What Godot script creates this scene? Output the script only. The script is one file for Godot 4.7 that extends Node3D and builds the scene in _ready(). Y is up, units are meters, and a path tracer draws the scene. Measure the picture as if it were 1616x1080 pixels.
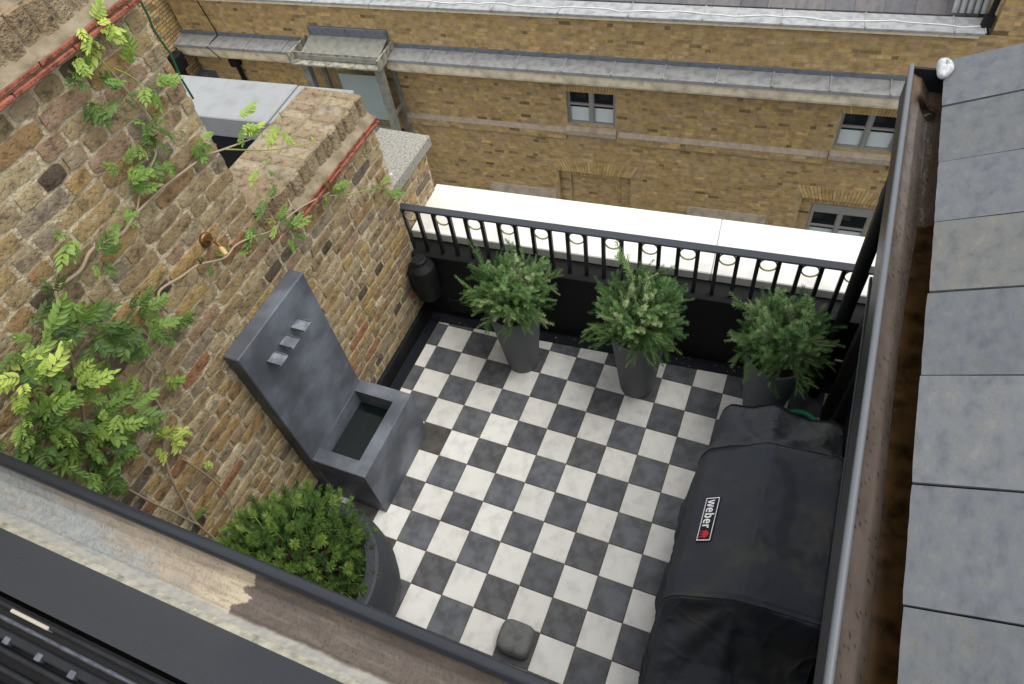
extends Node3D

# ---------------------------------------------------------------- mesh builder
class MB:
	var P := PackedVector3Array()
	var N := PackedVector3Array()
	var C := PackedColorArray()
	var U := PackedVector2Array()
	var col := Color.WHITE
	var xf := Transform3D.IDENTITY

	func tri(a: Vector3, b: Vector3, c: Vector3) -> void:      # counter-clockwise seen from outside
		var n := (b - a).cross(c - a)
		if n.length_squared() < 1e-16:
			return
		n = n.normalized()
		tri_n(a, b, c, n, n, n)

	func tri_n(a: Vector3, b: Vector3, c: Vector3, na: Vector3, nb: Vector3, nc: Vector3, ua := Vector2.ZERO, ub := Vector2.ZERO, uc := Vector2.ZERO) -> void:
		P.append(xf * a); P.append(xf * c); P.append(xf * b)
		N.append((xf.basis * na).normalized()); N.append((xf.basis * nc).normalized()); N.append((xf.basis * nb).normalized())
		U.append(ua); U.append(uc); U.append(ub)
		C.append(col); C.append(col); C.append(col)

	func quad(a: Vector3, b: Vector3, c: Vector3, d: Vector3) -> void:
		tri(a, b, c)
		tri(a, c, d)

	func quad_uv(a: Vector3, b: Vector3, c: Vector3, d: Vector3) -> void:
		var n := (b - a).cross(c - a).normalized()
		tri_n(a, b, c, n, n, n, Vector2(0, 1), Vector2(1, 1), Vector2(1, 0))
		tri_n(a, c, d, n, n, n, Vector2(0, 1), Vector2(1, 0), Vector2(0, 0))

	func box(a: Vector3, b: Vector3) -> void:
		var v := []
		for i in 8:
			v.append(Vector3(b.x if i & 1 else a.x, b.y if i & 2 else a.y, b.z if i & 4 else a.z))
		quad(v[4], v[5], v[7], v[6]); quad(v[1], v[0], v[2], v[3])
		quad(v[5], v[1], v[3], v[7]); quad(v[0], v[4], v[6], v[2])
		quad(v[6], v[7], v[3], v[2]); quad(v[0], v[1], v[5], v[4])

	func rbox(a: Vector3, b: Vector3, r: float) -> void:        # box with chamfered edges
		var c := (a + b) / 2
		var h := (b - a) / 2
		var f := func(sx, sy, sz, ax):
			var p := Vector3(sx * (h.x - r), sy * (h.y - r), sz * (h.z - r))
			p[ax] = [sx, sy, sz][ax] * h[ax]
			return c + p
		for ax in 3:
			var u := (ax + 1) % 3
			var w := (ax + 2) % 3
			for s in [-1, 1]:
				var q := []
				for k in [[-1, -1], [1, -1], [1, 1], [-1, 1]]:
					var t := [0, 0, 0]
					t[ax] = s; t[u] = k[0]; t[w] = k[1]
					q.append(f.call(t[0], t[1], t[2], ax))
				if s > 0:
					quad(q[0], q[1], q[2], q[3])
				else:
					quad(q[3], q[2], q[1], q[0])
			for su in [-1, 1]:                                   # edges along ax
				for sw in [-1, 1]:
					var e := []
					for k in [[-1, u], [1, u], [1, w], [-1, w]]:
						var t := [0, 0, 0]
						t[ax] = k[0]; t[u] = su; t[w] = sw
						e.append(f.call(t[0], t[1], t[2], k[1]))
					if su * sw > 0:
						quad(e[0], e[1], e[2], e[3])
					else:
						quad(e[3], e[2], e[1], e[0])
		for sx in [-1, 1]:
			for sy in [-1, 1]:
				for sz in [-1, 1]:
					var p0 = f.call(sx, sy, sz, 0)
					var p1 = f.call(sx, sy, sz, 1)
					var p2 = f.call(sx, sy, sz, 2)
					if sx * sy * sz > 0:
						tri(p0, p1, p2)
					else:
						tri(p0, p2, p1)

	func grid(nu: int, nv: int, f: Callable, cf = null, flip := false) -> void:   # f(u, v) in 0..1; u x v points outward
		var p := []
		for j in nv + 1:
			var row := PackedVector3Array()
			for i in nu + 1:
				row.append(f.call(float(i) / nu, float(j) / nv))
			p.append(row)
		var nn := []
		for j in nv + 1:
			var row := PackedVector3Array()
			for i in nu + 1:
				var du: Vector3 = p[j][mini(i + 1, nu)] - p[j][maxi(i - 1, 0)]
				var dv: Vector3 = p[mini(j + 1, nv)][i] - p[maxi(j - 1, 0)][i]
				var n := du.cross(dv).normalized()
				row.append(-n if flip else n)
			nn.append(row)
		var cc := []
		if cf != null:
			for j in nv + 1:
				var row := PackedColorArray()
				for i in nu + 1:
					row.append(cf.call(float(i) / nu, float(j) / nv))
				cc.append(row)
		for j in nv:
			for i in nu:
				var first := C.size()
				var a: Vector3 = p[j][i]
				var b: Vector3 = p[j][i + 1]
				var c: Vector3 = p[j + 1][i + 1]
				var d: Vector3 = p[j + 1][i]
				var ua := Vector2(float(i) / nu, float(j) / nv)
				var ub := Vector2(float(i + 1) / nu, float(j) / nv)
				var uc := Vector2(float(i + 1) / nu, float(j + 1) / nv)
				var ud := Vector2(float(i) / nu, float(j + 1) / nv)
				if flip:
					tri_n(a, c, b, nn[j][i], nn[j + 1][i + 1], nn[j][i + 1], ua, uc, ub)
					tri_n(a, d, c, nn[j][i], nn[j + 1][i], nn[j + 1][i + 1], ua, ud, uc)
				else:
					tri_n(a, b, c, nn[j][i], nn[j][i + 1], nn[j + 1][i + 1], ua, ub, uc)
					tri_n(a, c, d, nn[j][i], nn[j + 1][i + 1], nn[j + 1][i], ua, uc, ud)
				if cf != null and C.size() == first + 6:
					var q := [cc[j][i], cc[j][i + 1], cc[j + 1][i + 1], cc[j + 1][i]]
					for k in 6:
						C[first + k] = q[([0, 1, 2, 0, 2, 3] if flip else [0, 2, 1, 0, 3, 2])[k]]

	func tube(pts: Array, radii, sides := 7, closed := false) -> void:
		var n := pts.size()
		var rings := []
		var up := Vector3(0.3, 1, 0.2).normalized()
		for i in n:
			var t: Vector3
			if closed:
				t = (pts[(i + 1) % n] - pts[(i + n - 1) % n]).normalized()
			else:
				t = (pts[mini(i + 1, n - 1)] - pts[maxi(i - 1, 0)]).normalized()
			var a := up.cross(t)
			if a.length() < 0.05:
				a = Vector3(1, 0, 0.1).cross(t)
			a = a.normalized()
			up = t.cross(a).normalized()
			var r: float = radii[i] if radii is Array else radii
			var ring := []
			for k in sides:
				var an := TAU * k / sides
				var d := a * cos(an) + up * sin(an)
				ring.append([pts[i] + d * r, d])
			rings.append(ring)
		for i in (n if closed else n - 1):
			var i2 := (i + 1) % n
			for k in sides:
				var k2 := (k + 1) % sides
				var q0 = rings[i][k]
				var q1 = rings[i][k2]
				var q2 = rings[i2][k2]
				var q3 = rings[i2][k]
				tri_n(q0[0], q1[0], q2[0], q0[1], q1[1], q2[1])
				tri_n(q0[0], q2[0], q3[0], q0[1], q2[1], q3[1])
		if not closed:
			for k in range(1, sides - 1):
				tri(rings[0][0][0], rings[0][k + 1][0], rings[0][k][0])
				tri(rings[n - 1][0][0], rings[n - 1][k][0], rings[n - 1][k + 1][0])

	func lathe(prof: Array, segs := 40, c := Vector3.ZERO) -> void:      # prof: Vector2(radius, y), outward on the way up
		for i in prof.size() - 1:
			var a: Vector2 = prof[i]
			var b: Vector2 = prof[i + 1]
			var e := (b - a).normalized()
			var nr := Vector2(e.y, -e.x)
			for k in segs:
				var t0 := TAU * k / segs
				var t1 := TAU * (k + 1) / segs
				var d0 := Vector3(cos(t0), 0, -sin(t0))
				var d1 := Vector3(cos(t1), 0, -sin(t1))
				var n0 := d0 * nr.x + Vector3.UP * nr.y
				var n1 := d1 * nr.x + Vector3.UP * nr.y
				var p0 := c + d0 * a.x + Vector3.UP * a.y
				var p1 := c + d1 * a.x + Vector3.UP * a.y
				var p2 := c + d1 * b.x + Vector3.UP * b.y
				var p3 := c + d0 * b.x + Vector3.UP * b.y
				if a.x > 1e-5:
					tri_n(p0, p1, p2, n0, n1, n1)
				if b.x > 1e-5:
					tri_n(p0, p2, p3, n0, n1, n0)

	func prism(poly: PackedVector2Array, y0: float, y1: float) -> void:   # convex polygon in x/z, bevelled top
		var n := poly.size()
		var c := Vector2.ZERO
		for p in poly:
			c += p
		c /= n
		var area := 0.0
		for i in n:
			area += poly[i].cross(poly[(i + 1) % n])
		var pts := Array(poly)
		if area > 0:
			pts.reverse()
		var r := 0.0022
		var inn := []
		for p in pts:
			inn.append(p + (c - p).normalized() * r * 1.4)
		for i in range(1, n - 1):
			tri(v3(inn[0], y1), v3(inn[i], y1), v3(inn[i + 1], y1))
		for i in n:
			var j := (i + 1) % n
			quad(v3(pts[i], y1 - r), v3(pts[j], y1 - r), v3(inn[j], y1), v3(inn[i], y1))
			quad(v3(pts[i], y0), v3(pts[j], y0), v3(pts[j], y1 - r), v3(pts[i], y1 - r))

	func v3(p: Vector2, y: float) -> Vector3:
		return Vector3(p.x, y, p.y)

	func mesh() -> ArrayMesh:
		var arr := []
		arr.resize(Mesh.ARRAY_MAX)
		arr[Mesh.ARRAY_VERTEX] = P
		arr[Mesh.ARRAY_NORMAL] = N
		arr[Mesh.ARRAY_COLOR] = C
		arr[Mesh.ARRAY_TEX_UV] = U
		var m := ArrayMesh.new()
		m.add_surface_from_arrays(Mesh.PRIMITIVE_TRIANGLES, arr)
		return m


# ---------------------------------------------------------------- helpers
var rng := RandomNumberGenerator.new()
var T := {}
var M := {}
var cam_at := Vector3(2.07348, 3.93663, 2.62912)
const SKEW := 0.069813        # the street side runs 4 degrees off the floor grid


func c8(r: float, g: float, b: float) -> Color:
	return Color(r / 255.0, g / 255.0, b / 255.0)


func noise_tex(size: int, freq: float, oct: int, ramp: Array, kind := FastNoiseLite.TYPE_SIMPLEX_SMOOTH, sd := 1) -> NoiseTexture2D:
	var n := FastNoiseLite.new()
	n.noise_type = kind
	n.seed = sd
	n.frequency = freq
	n.fractal_octaves = oct
	n.fractal_gain = 0.55
	var t := NoiseTexture2D.new()
	t.width = size
	t.height = size
	t.seamless = true
	t.noise = n
	if ramp.size():
		var g := Gradient.new()
		var off := PackedFloat32Array()
		var cs := PackedColorArray()
		for e in ramp:
			off.append(e[0])
			cs.append(e[1] if e[1] is Color else Color(e[1], e[1], e[1]))
		g.offsets = off
		g.colors = cs
		t.color_ramp = g
	return t


func mat(c: Color, rough := 0.8, tex = null, sc := 1.0, bump := 0.0, btex = null, bsc = null) -> StandardMaterial3D:
	var m := StandardMaterial3D.new()
	m.albedo_color = c
	m.roughness = rough
	m.metallic_specular = 0.4
	if tex != null or btex != null:
		m.uv1_triplanar = true
		m.uv1_world_triplanar = true
		m.uv1_scale = Vector3.ONE * sc
	if tex != null:
		m.albedo_texture = tex
	if btex != null:
		m.heightmap_enabled = true
		m.heightmap_texture = btex
		m.heightmap_scale = bump
	return m


func obj(called: String, mesh: Mesh, m: Material, parent: Node = self, xf := Transform3D.IDENTITY) -> MeshInstance3D:
	var o := MeshInstance3D.new()
	o.name = called
	o.mesh = mesh
	o.material_override = m
	o.transform = xf
	parent.add_child(o, true)
	return o


func build(called: String, b: MB, m: Material, parent: Node = self) -> MeshInstance3D:
	return obj(called, b.mesh(), m, parent)


func tag(o: Node, label: String, category := "", group := "", kind := "") -> void:
	if label: o.set_meta("label", label)
	if category: o.set_meta("category", category)
	if group: o.set_meta("group", group)
	if kind: o.set_meta("kind", kind)


func thing(called: String, label: String, category: String, at := Vector3.ZERO, turn := 0.0, group := "") -> Node3D:
	var o := Node3D.new()
	o.name = called
	o.position = at
	o.rotation.y = turn
	add_child(o, true)
	tag(o, label, category, group)
	return o


func stuff(o: Node) -> void:
	o.set_meta("kind", "stuff")


func rr(a: float, b: float) -> float:
	return rng.randf_range(a, b)


func multi(called: String, mesh: Mesh, m: Material, xfs: Array, cols: Array, parent: Node) -> void:
	var mm := MultiMesh.new()
	mm.transform_format = MultiMesh.TRANSFORM_3D
	mm.use_colors = true
	mm.mesh = mesh
	mm.instance_count = xfs.size()
	for i in xfs.size():
		mm.set_instance_transform(i, xfs[i])
		mm.set_instance_color(i, cols[i])
	var o := MultiMeshInstance3D.new()
	o.name = called
	o.multimesh = mm
	o.material_override = m
	parent.add_child(o, true)
	stuff(o)


# ---------------------------------------------------------------- the scene
func _ready() -> void:
	rng.seed = 20
	var cam := Camera3D.new()
	cam.name = "camera"
	cam.keep_aspect = Camera3D.KEEP_HEIGHT
	cam.fov = 52.42
	cam.near = 0.05
	cam.far = 400.0
	cam.transform = Transform3D(Basis(Vector3(0.92149212, -0.1184568, -0.36989221), Vector3(-0.23007924, 0.60078691, -0.76558385), Vector3(0.31291501, 0.79058401, 0.52636595)).orthonormalized(), cam_at)
	add_child(cam)
	cam.make_current()

	var env := Environment.new()
	var sky := Sky.new()
	var sm := ProceduralSkyMaterial.new()
	sm.sky_top_color = c8(226, 229, 233)
	sm.sky_horizon_color = c8(205, 210, 216)
	sm.sky_curve = 0.2
	sm.ground_bottom_color = c8(90, 88, 84)
	sm.ground_horizon_color = c8(150, 148, 145)
	sm.sun_angle_max = 1.0
	sky.sky_material = sm
	env.background_mode = Environment.BG_SKY
	env.sky = sky
	env.background_energy_multiplier = 1.0
	env.tonemap_mode = Environment.TONE_MAPPER_LINEAR
	env.tonemap_exposure = 1.8
	env.sdfgi_enabled = true
	env.ssao_enabled = true
	env.ssil_enabled = true
	var we := WorldEnvironment.new()
	we.name = "world_environment"
	we.environment = env
	add_child(we)

	var sun := DirectionalLight3D.new()
	sun.name = "sun"
	sun.light_energy = 0.5
	sun.light_color = Color(1.0, 0.99, 0.965)
	sun.light_angular_distance = 45.0
	sun.shadow_enabled = true
	add_child(sun)
	sun.look_at_from_position(Vector3(2.6, 6, -0.9), Vector3.ZERO)

	make_materials()
	make_setting()
	make_party_walls()
	make_parapet()
	make_opposite()
	make_gutters_roof()
	make_fountain()
	make_pots()
	make_barbecue()
	make_small_things()
	make_wisteria()


func make_materials() -> void:
	T.mot = noise_tex(512, 0.012, 5, [[0.0, 0.45], [0.35, 0.75], [0.6, 0.92], [1.0, 1.0]])
	T.grain = noise_tex(512, 0.09, 4, [[0.0, 0.5], [0.45, 0.85], [1.0, 1.0]], FastNoiseLite.TYPE_SIMPLEX_SMOOTH, 5)
	T.brick = noise_tex(1024, 0.007, 8, [[0.0, c8(128, 121, 114)], [0.25, c8(196, 187, 176)], [0.42, c8(226, 216, 199)], [0.55, c8(243, 229, 201)], [0.66, c8(226, 219, 206)], [0.8, c8(250, 246, 236)], [1.0, c8(255, 253, 248)]], FastNoiseLite.TYPE_SIMPLEX_SMOOTH, 8)
	T.mortar = noise_tex(1024, 0.007, 8, [[0.0, c8(150, 140, 124)], [0.4, c8(212, 202, 184)], [0.6, c8(236, 228, 212)], [1.0, c8(255, 252, 244)]], FastNoiseLite.TYPE_SIMPLEX_SMOOTH, 11)
	T.faint = noise_tex(1024, 0.005, 7, [[0.0, 0.74], [0.4, 0.9], [0.6, 0.96], [1.0, 1.0]], FastNoiseLite.TYPE_SIMPLEX_SMOOTH, 14)
	T.fair = noise_tex(1024, 0.006, 8, [[0.0, 0.88], [0.35, 0.95], [0.55, 0.98], [1.0, 1.0]], FastNoiseLite.TYPE_SIMPLEX_SMOOTH, 15)
	T.dust = noise_tex(1024, 0.0035, 6, [[0.0, c8(200, 205, 215)], [0.5, c8(212, 216, 224)], [0.66, c8(228, 226, 214)], [0.8, c8(255, 248, 222)], [1.0, c8(255, 246, 210)]], FastNoiseLite.TYPE_SIMPLEX_SMOOTH, 17)
	T.cloud = noise_tex(1024, 0.004, 8, [[0.0, 0.7], [0.45, 0.85], [0.6, 0.91], [1.0, 1.0]], FastNoiseLite.TYPE_SIMPLEX_SMOOTH, 21)
	T.zinc = noise_tex(1024, 0.0028, 6, [[0.1, 0.66], [0.45, 0.76], [0.62, 0.88], [0.9, 1.0]], FastNoiseLite.TYPE_SIMPLEX_SMOOTH, 33)
	T.slate = noise_tex(1024, 0.008, 8, [[0.0, c8(176, 178, 182)], [0.35, c8(216, 218, 221)], [0.6, c8(232, 234, 236)], [0.68, c8(228, 219, 204)], [0.73, c8(240, 239, 236)], [1.0, c8(255, 248, 236)]], FastNoiseLite.TYPE_SIMPLEX_SMOOTH, 41)
	T.bump = noise_tex(512, 0.05, 5, [], FastNoiseLite.TYPE_SIMPLEX_SMOOTH, 51)
	T.pit = noise_tex(512, 0.045, 4, [[0.0, 0.0], [0.3, 0.35], [0.46, 0.85], [0.7, 0.92], [1.0, 1.0]], FastNoiseLite.TYPE_SIMPLEX_SMOOTH, 53)
	T.soft = noise_tex(512, 0.012, 3, [], FastNoiseLite.TYPE_SIMPLEX_SMOOTH, 61)
	T.speck = noise_tex(512, 0.12, 2, [[0.0, 0.86], [0.72, 0.95], [0.8, 1.0], [1.0, 1.0]], FastNoiseLite.TYPE_SIMPLEX_SMOOTH, 71)

	M.black = mat(c8(24, 25, 27), 0.62, T.mot, 1.1)
	M.black_rail = mat(c8(52, 55, 63), 0.38)
	M.bar = mat(c8(30, 31, 35), 0.42)
	M.brass = mat(c8(176, 162, 118), 0.4)
	M.brass.metallic = 0.4
	M.tap = mat(c8(136, 104, 66), 0.5)
	M.tap.metallic = 0.9
	M.white_paint = mat(c8(226, 224, 220), 0.8, T.fair, 0.5)
	M.grout = mat(c8(128, 112, 94), 0.95, T.grain, 2.0)
	M.zinc = mat(c8(120, 126, 138), 0.5, T.zinc, 0.75)
	M.water = mat(c8(14, 22, 22), 0.04)
	M.water.metallic_specular = 0.6
	M.pot = mat(c8(110, 112, 117), 0.62, T.speck, 1.6, 0.08, T.bump)
	M.pot_big = mat(c8(66, 69, 77), 0.6, T.grain, 2.2, 0.2, T.bump)
	M.soil = mat(c8(52, 40, 30), 0.95, T.grain, 4.0, 1.5, T.bump)
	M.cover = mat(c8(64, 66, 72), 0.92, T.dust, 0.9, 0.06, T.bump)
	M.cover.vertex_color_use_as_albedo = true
	M.seam = mat(c8(28, 29, 33), 0.8)
	M.mortar = mat(c8(206, 198, 181), 0.95, T.mortar, 1.7, 0.6, T.bump)
	M.creasing = mat(c8(172, 104, 86), 0.85, T.mot, 2.5, 0.3, T.bump)
	M.fillet = mat(c8(158, 151, 140), 0.95, T.mortar, 1.2, 0.6, T.bump)
	M.capstone = mat(c8(172, 169, 161), 0.9, T.grain, 1.1, 0.15, T.bump)
	M.lead = mat(c8(156, 157, 158), 0.6, T.faint, 0.9, 0.1, T.soft)
	M.lead_dark = mat(c8(112, 116, 125), 0.6, T.faint, 1.1)
	M.lead_light = mat(c8(166, 168, 171), 0.6, T.faint, 0.9)
	M.lead_mid = mat(c8(150, 152, 154), 0.6, T.fair, 0.9)
	M.stone = mat(c8(246, 231, 200), 0.9, T.faint, 0.6)
	M.stone_pale = mat(c8(200, 184, 162), 0.9, T.faint, 0.7)
	M.stone_top = mat(c8(184, 168, 148), 0.9, T.faint, 0.9)
	M.steel = mat(c8(146, 146, 138), 0.55, T.faint, 0.8)
	M.frame = mat(c8(146, 144, 139), 0.55)
	M.dark = mat(c8(22, 24, 26), 0.7)
	M.room = mat(c8(66, 70, 72), 0.9)
	M.blind = mat(c8(232, 240, 240), 0.8)
	M.glass = StandardMaterial3D.new()
	M.glass.transparency = BaseMaterial3D.TRANSPARENCY_ALPHA
	M.glass.albedo_color = Color(0.3, 0.34, 0.34, 0.06)
	M.glass.roughness = 0.03
	M.glass.metallic_specular = 0.3
	M.asphalt = mat(c8(70, 70, 72), 0.95, T.grain, 0.5)
	M.pavement = mat(c8(140, 138, 132), 0.95, T.grain, 0.6)
	M.slate = []
	for c in [[108, 111, 116], [114, 116, 120], [104, 107, 112], [112, 112, 111], [109, 112, 117], [106, 108, 111]]:
		M.slate.append(mat(c8(c[0], c[1], c[2]), 0.62, T.slate, 1.1, 0.45, T.mortar))
		M.slate[-1].uv1_scale = Vector3(2.4, 2.0, 1.3)
	M.gutter_paint = mat(c8(104, 108, 115), 0.4, T.speck, 3.0)
	M.gutter_black = mat(c8(44, 47, 54), 0.35, T.speck, 3.0)
	M.stain = mat(Color.WHITE, 0.6, T.fair, 3.0, 0.05, T.bump)
	M.stain.vertex_color_use_as_albedo = true
	M.wet = mat(Color.WHITE, 0.25, T.fair, 2.0, 0.1, T.bump)
	M.wet.vertex_color_use_as_albedo = true
	M.pond = mat(c8(62, 45, 25), 0.2, T.mot, 2.0)
	M.pond.metallic_specular = 0.12
	M.membrane = mat(c8(66, 69, 76), 0.55, T.speck, 2.0, 0.08, T.bump)
	M.strip = mat(c8(188, 184, 170), 0.9, T.mot, 2.2, 0.5, T.bump)
	M.track = mat(c8(24, 25, 31), 0.5, T.mot, 2.0)
	M.rub = mat(c8(14, 14, 16), 0.6)
	M.scuff = mat(c8(98, 100, 110), 0.5, T.mot, 4.0)
	M.stem = mat(c8(192, 172, 148), 0.9, T.grain, 6.0)
	M.stem_green = mat(c8(150, 160, 84), 0.8)
	M.twig = mat(c8(112, 88, 58), 0.9)
	M.green_hose = mat(c8(34, 140, 100), 0.4)
	M.green_wire = mat(c8(30, 92, 76), 0.5)
	M.cable = mat(c8(225, 222, 220), 0.6)
	M.plastic = mat(c8(214, 216, 220), 0.5, T.mot, 6.0)
	M.tile_w = []
	for c in [[222, 221, 218], [216, 215, 212], [226, 225, 222], [220, 218, 215]]:
		M.tile_w.append(mat(c8(c[0], c[1], c[2]), 0.7, T.fair, 1.1 + 0.2 * M.tile_w.size()))
	M.tile_b = []
	for c in [[100, 103, 110], [94, 96, 103], [106, 109, 116], [97, 98, 103]]:
		M.tile_b.append(mat(c8(c[0], c[1], c[2]), 0.6, T.cloud, 1.7 + 0.3 * M.tile_b.size()))
	M.tile_d = mat(c8(86, 82, 80), 0.6, T.cloud, 2.0)
	M.brick = []
	for c in [[170, 155, 130], [176, 163, 139], [162, 147, 123], [178, 154, 116], [164, 141, 111], [164, 154, 138], [156, 148, 139], [166, 145, 130], [186, 175, 151], [173, 157, 126], [154, 141, 119], [180, 168, 144], [182, 163, 121]]:
		M.brick.append(mat(c8(c[0], c[1], c[2]), 0.92, T.brick, 1.9, 0.3, T.pit))
	for c in [[98, 90, 84], [120, 113, 108], [168, 128, 106], [210, 201, 184]]:
		M.brick.append(mat(c8(c[0], c[1], c[2]), 0.85, T.brick, 1.9, 0.3, T.pit))
	M.cop = []
	for c in [[164, 153, 136], [156, 143, 126], [172, 162, 146]]:
		M.cop.append(mat(c8(c[0], c[1], c[2]), 0.95, T.brick, 2.3, 0.7, T.bump))
	M.fbrick = mat(Color.WHITE, 0.92, T.faint, 1.0)
	M.fbrick.vertex_color_use_as_albedo = true
	M.fmortar = mat(c8(188, 164, 122), 0.95, T.faint, 0.8)
	M.leaf = []
	for c in [[66, 90, 44], [84, 110, 52], [106, 134, 62], [124, 150, 70], [148, 172, 80], [178, 196, 98]]:
		var m := mat(c8(c[0], c[1], c[2]), 0.5)
		m.backlight_enabled = true
		m.backlight = c8(c[0] * 0.75, c[1] * 0.75, c[2] * 0.4)
		m.cull_mode = BaseMaterial3D.CULL_DISABLED
		M.leaf.append(m)
	M.rosemary = []
	for c in [[94, 126, 72], [116, 146, 88], [70, 102, 54], [148, 164, 118]]:
		var m := mat(c8(c[0], c[1], c[2]), 0.6)
		m.cull_mode = BaseMaterial3D.CULL_DISABLED
		M.rosemary.append(m)
	M.pine = []
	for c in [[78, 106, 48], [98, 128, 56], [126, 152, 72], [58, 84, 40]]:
		var m := mat(c8(c[0], c[1], c[2]), 0.6)
		m.cull_mode = BaseMaterial3D.CULL_DISABLED
		M.pine.append(m)


# ---------------------------------------------------------------- setting
func make_setting() -> void:
	var b := MB.new()
	b.quad(Vector3(-150, -14.6, 150), Vector3(150, -14.6, 150), Vector3(150, -14.6, -150), Vector3(-150, -14.6, -150))
	var g := build("street", b, M.asphalt)
	tag(g, "grey asphalt street far below the terrace", "street", "", "structure")
	b = MB.new()
	b.xf = Transform3D(Basis(Vector3.UP, SKEW), Vector3.ZERO)
	b.box(Vector3(-40, -14.596, -8.95), Vector3(40, -14.46, -7.4))
	g = build("pavement", b, M.pavement)
	tag(g, "pale stone pavement at the foot of the brick building", "pavement", "", "structure")

	# terrace floor: screed with one mesh per tile
	var f := Node3D.new()
	f.name = "terrace_floor"
	add_child(f)
	tag(f, "black and white chequered tile floor of the roof terrace", "floor", "", "structure")
	b = MB.new()
	b.box(Vector3(-0.19, -0.3, -0.4), Vector3(2.9, -0.0045, 3.4))
	build("screed", b, M.grout, f)
	var edge := PackedVector2Array([Vector2(-0.083, -0.0085), Vector2(2.66, -0.2), Vector2(2.66, 2.4), Vector2(-0.083, 2.4)])
	var whole := MB.new()
	var h := 0.0982
	whole.prism(PackedVector2Array([Vector2(-h, -h), Vector2(h, -h), Vector2(h, h), Vector2(-h, h)]), -0.012, 0.0)
	var wm := whole.mesh()
	for j in range(-2, 12):
		for i in range(-1, 14):
			var cx := i * 0.2 + 0.1
			var cz := j * 0.2 + 0.1
			var sq := PackedVector2Array([Vector2(cx - h, cz - h), Vector2(cx + h, cz - h), Vector2(cx + h, cz + h), Vector2(cx - h, cz + h)])
			var cut := Geometry2D.intersect_polygons(sq, edge)
			if cut.is_empty():
				continue
			var white := (i + j) % 2 == 0
			var m: Material = M.tile_w[rng.randi() % 4] if white else M.tile_b[rng.randi() % 4]
			if not white and (i < 2 and j > 1 and rng.randf() < 0.4):
				m = M.tile_d
			var poly: PackedVector2Array = cut[0]
			var bb := Rect2(poly[0], Vector2.ZERO)
			for p in poly:
				bb = bb.expand(p)
			if bb.size.x < 0.012 or bb.size.y < 0.012:
				continue
			var tilt := Basis.from_euler(Vector3(rr(-1, 1) * 0.0025, 0, rr(-1, 1) * 0.0025))
			if bb.size.x > 2 * h - 0.001 and bb.size.y > 2 * h - 0.001 and poly.size() == 4:
				obj("tile", wm, m, f, Transform3D(tilt, Vector3(cx, rr(-0.0006, 0.0006), cz)))
			else:
				b = MB.new()
				b.prism(poly, -0.012, 0.0)
				build("tile", b, m, f)

	# black painted upstand along the wall foot
	b = MB.new()
	b.rbox(Vector3(-0.193, -0.01, -0.09), Vector3(-0.164, 0.14, 2.4), 0.004)
	g = build("skirting", b, M.black)
	tag(g, "black painted upstand along the foot of the brick wall", "skirting", "", "structure")


# ---------------------------------------------------------------- old brick walls
func brick_mesh(w: float, hh: float, sd: int) -> ArrayMesh:
	var r := RandomNumberGenerator.new()
	r.seed = sd
	var nx := 5
	var ny := 3
	var jit := []
	for j in ny + 1:
		var row := []
		for i in nx + 1:
			var u := float(i) / nx
			var v := float(j) / ny
			var x := (u - 0.5) * w
			var y := (v - 0.5) * hh
			var border := i == 0 or i == nx or j == 0 or j == ny
			var corner := (i == 0 or i == nx) and (j == 0 or j == ny)
			var z := 0.0065 + r.randf_range(-0.0009, 0.0009)
			if border:
				z = 0.0046 + r.randf_range(-0.0012, 0.0012)
				x += r.randf_range(-0.003, 0.003)
				y += r.randf_range(-0.0032, 0.0032)
			if corner:
				x *= 0.965
				y *= 0.87
				z -= 0.0012
			row.append(Vector3(x, y, z))
		jit.append(row)
	var b := MB.new()
	b.grid(nx, ny, func(u, v): return jit[roundi(v * ny)][roundi(u * nx)])
	var rim := []
	for i in nx:
		rim.append(jit[0][i])
	for j in ny:
		rim.append(jit[j][nx])
	for i in nx:
		rim.append(jit[ny][nx - i])
	for j in ny:
		rim.append(jit[ny - j][0])
	for k in rim.size():
		var p: Vector3 = rim[k]
		var q: Vector3 = rim[(k + 1) % rim.size()]
		var p2 := Vector3(p.x * 1.02, p.y * 1.03, -0.006)
		var q2 := Vector3(q.x * 1.02, q.y * 1.03, -0.006)
		b.quad(p2, q2, q, p)
	return b.mesh()


var str_m := []
var head_m := []


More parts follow.
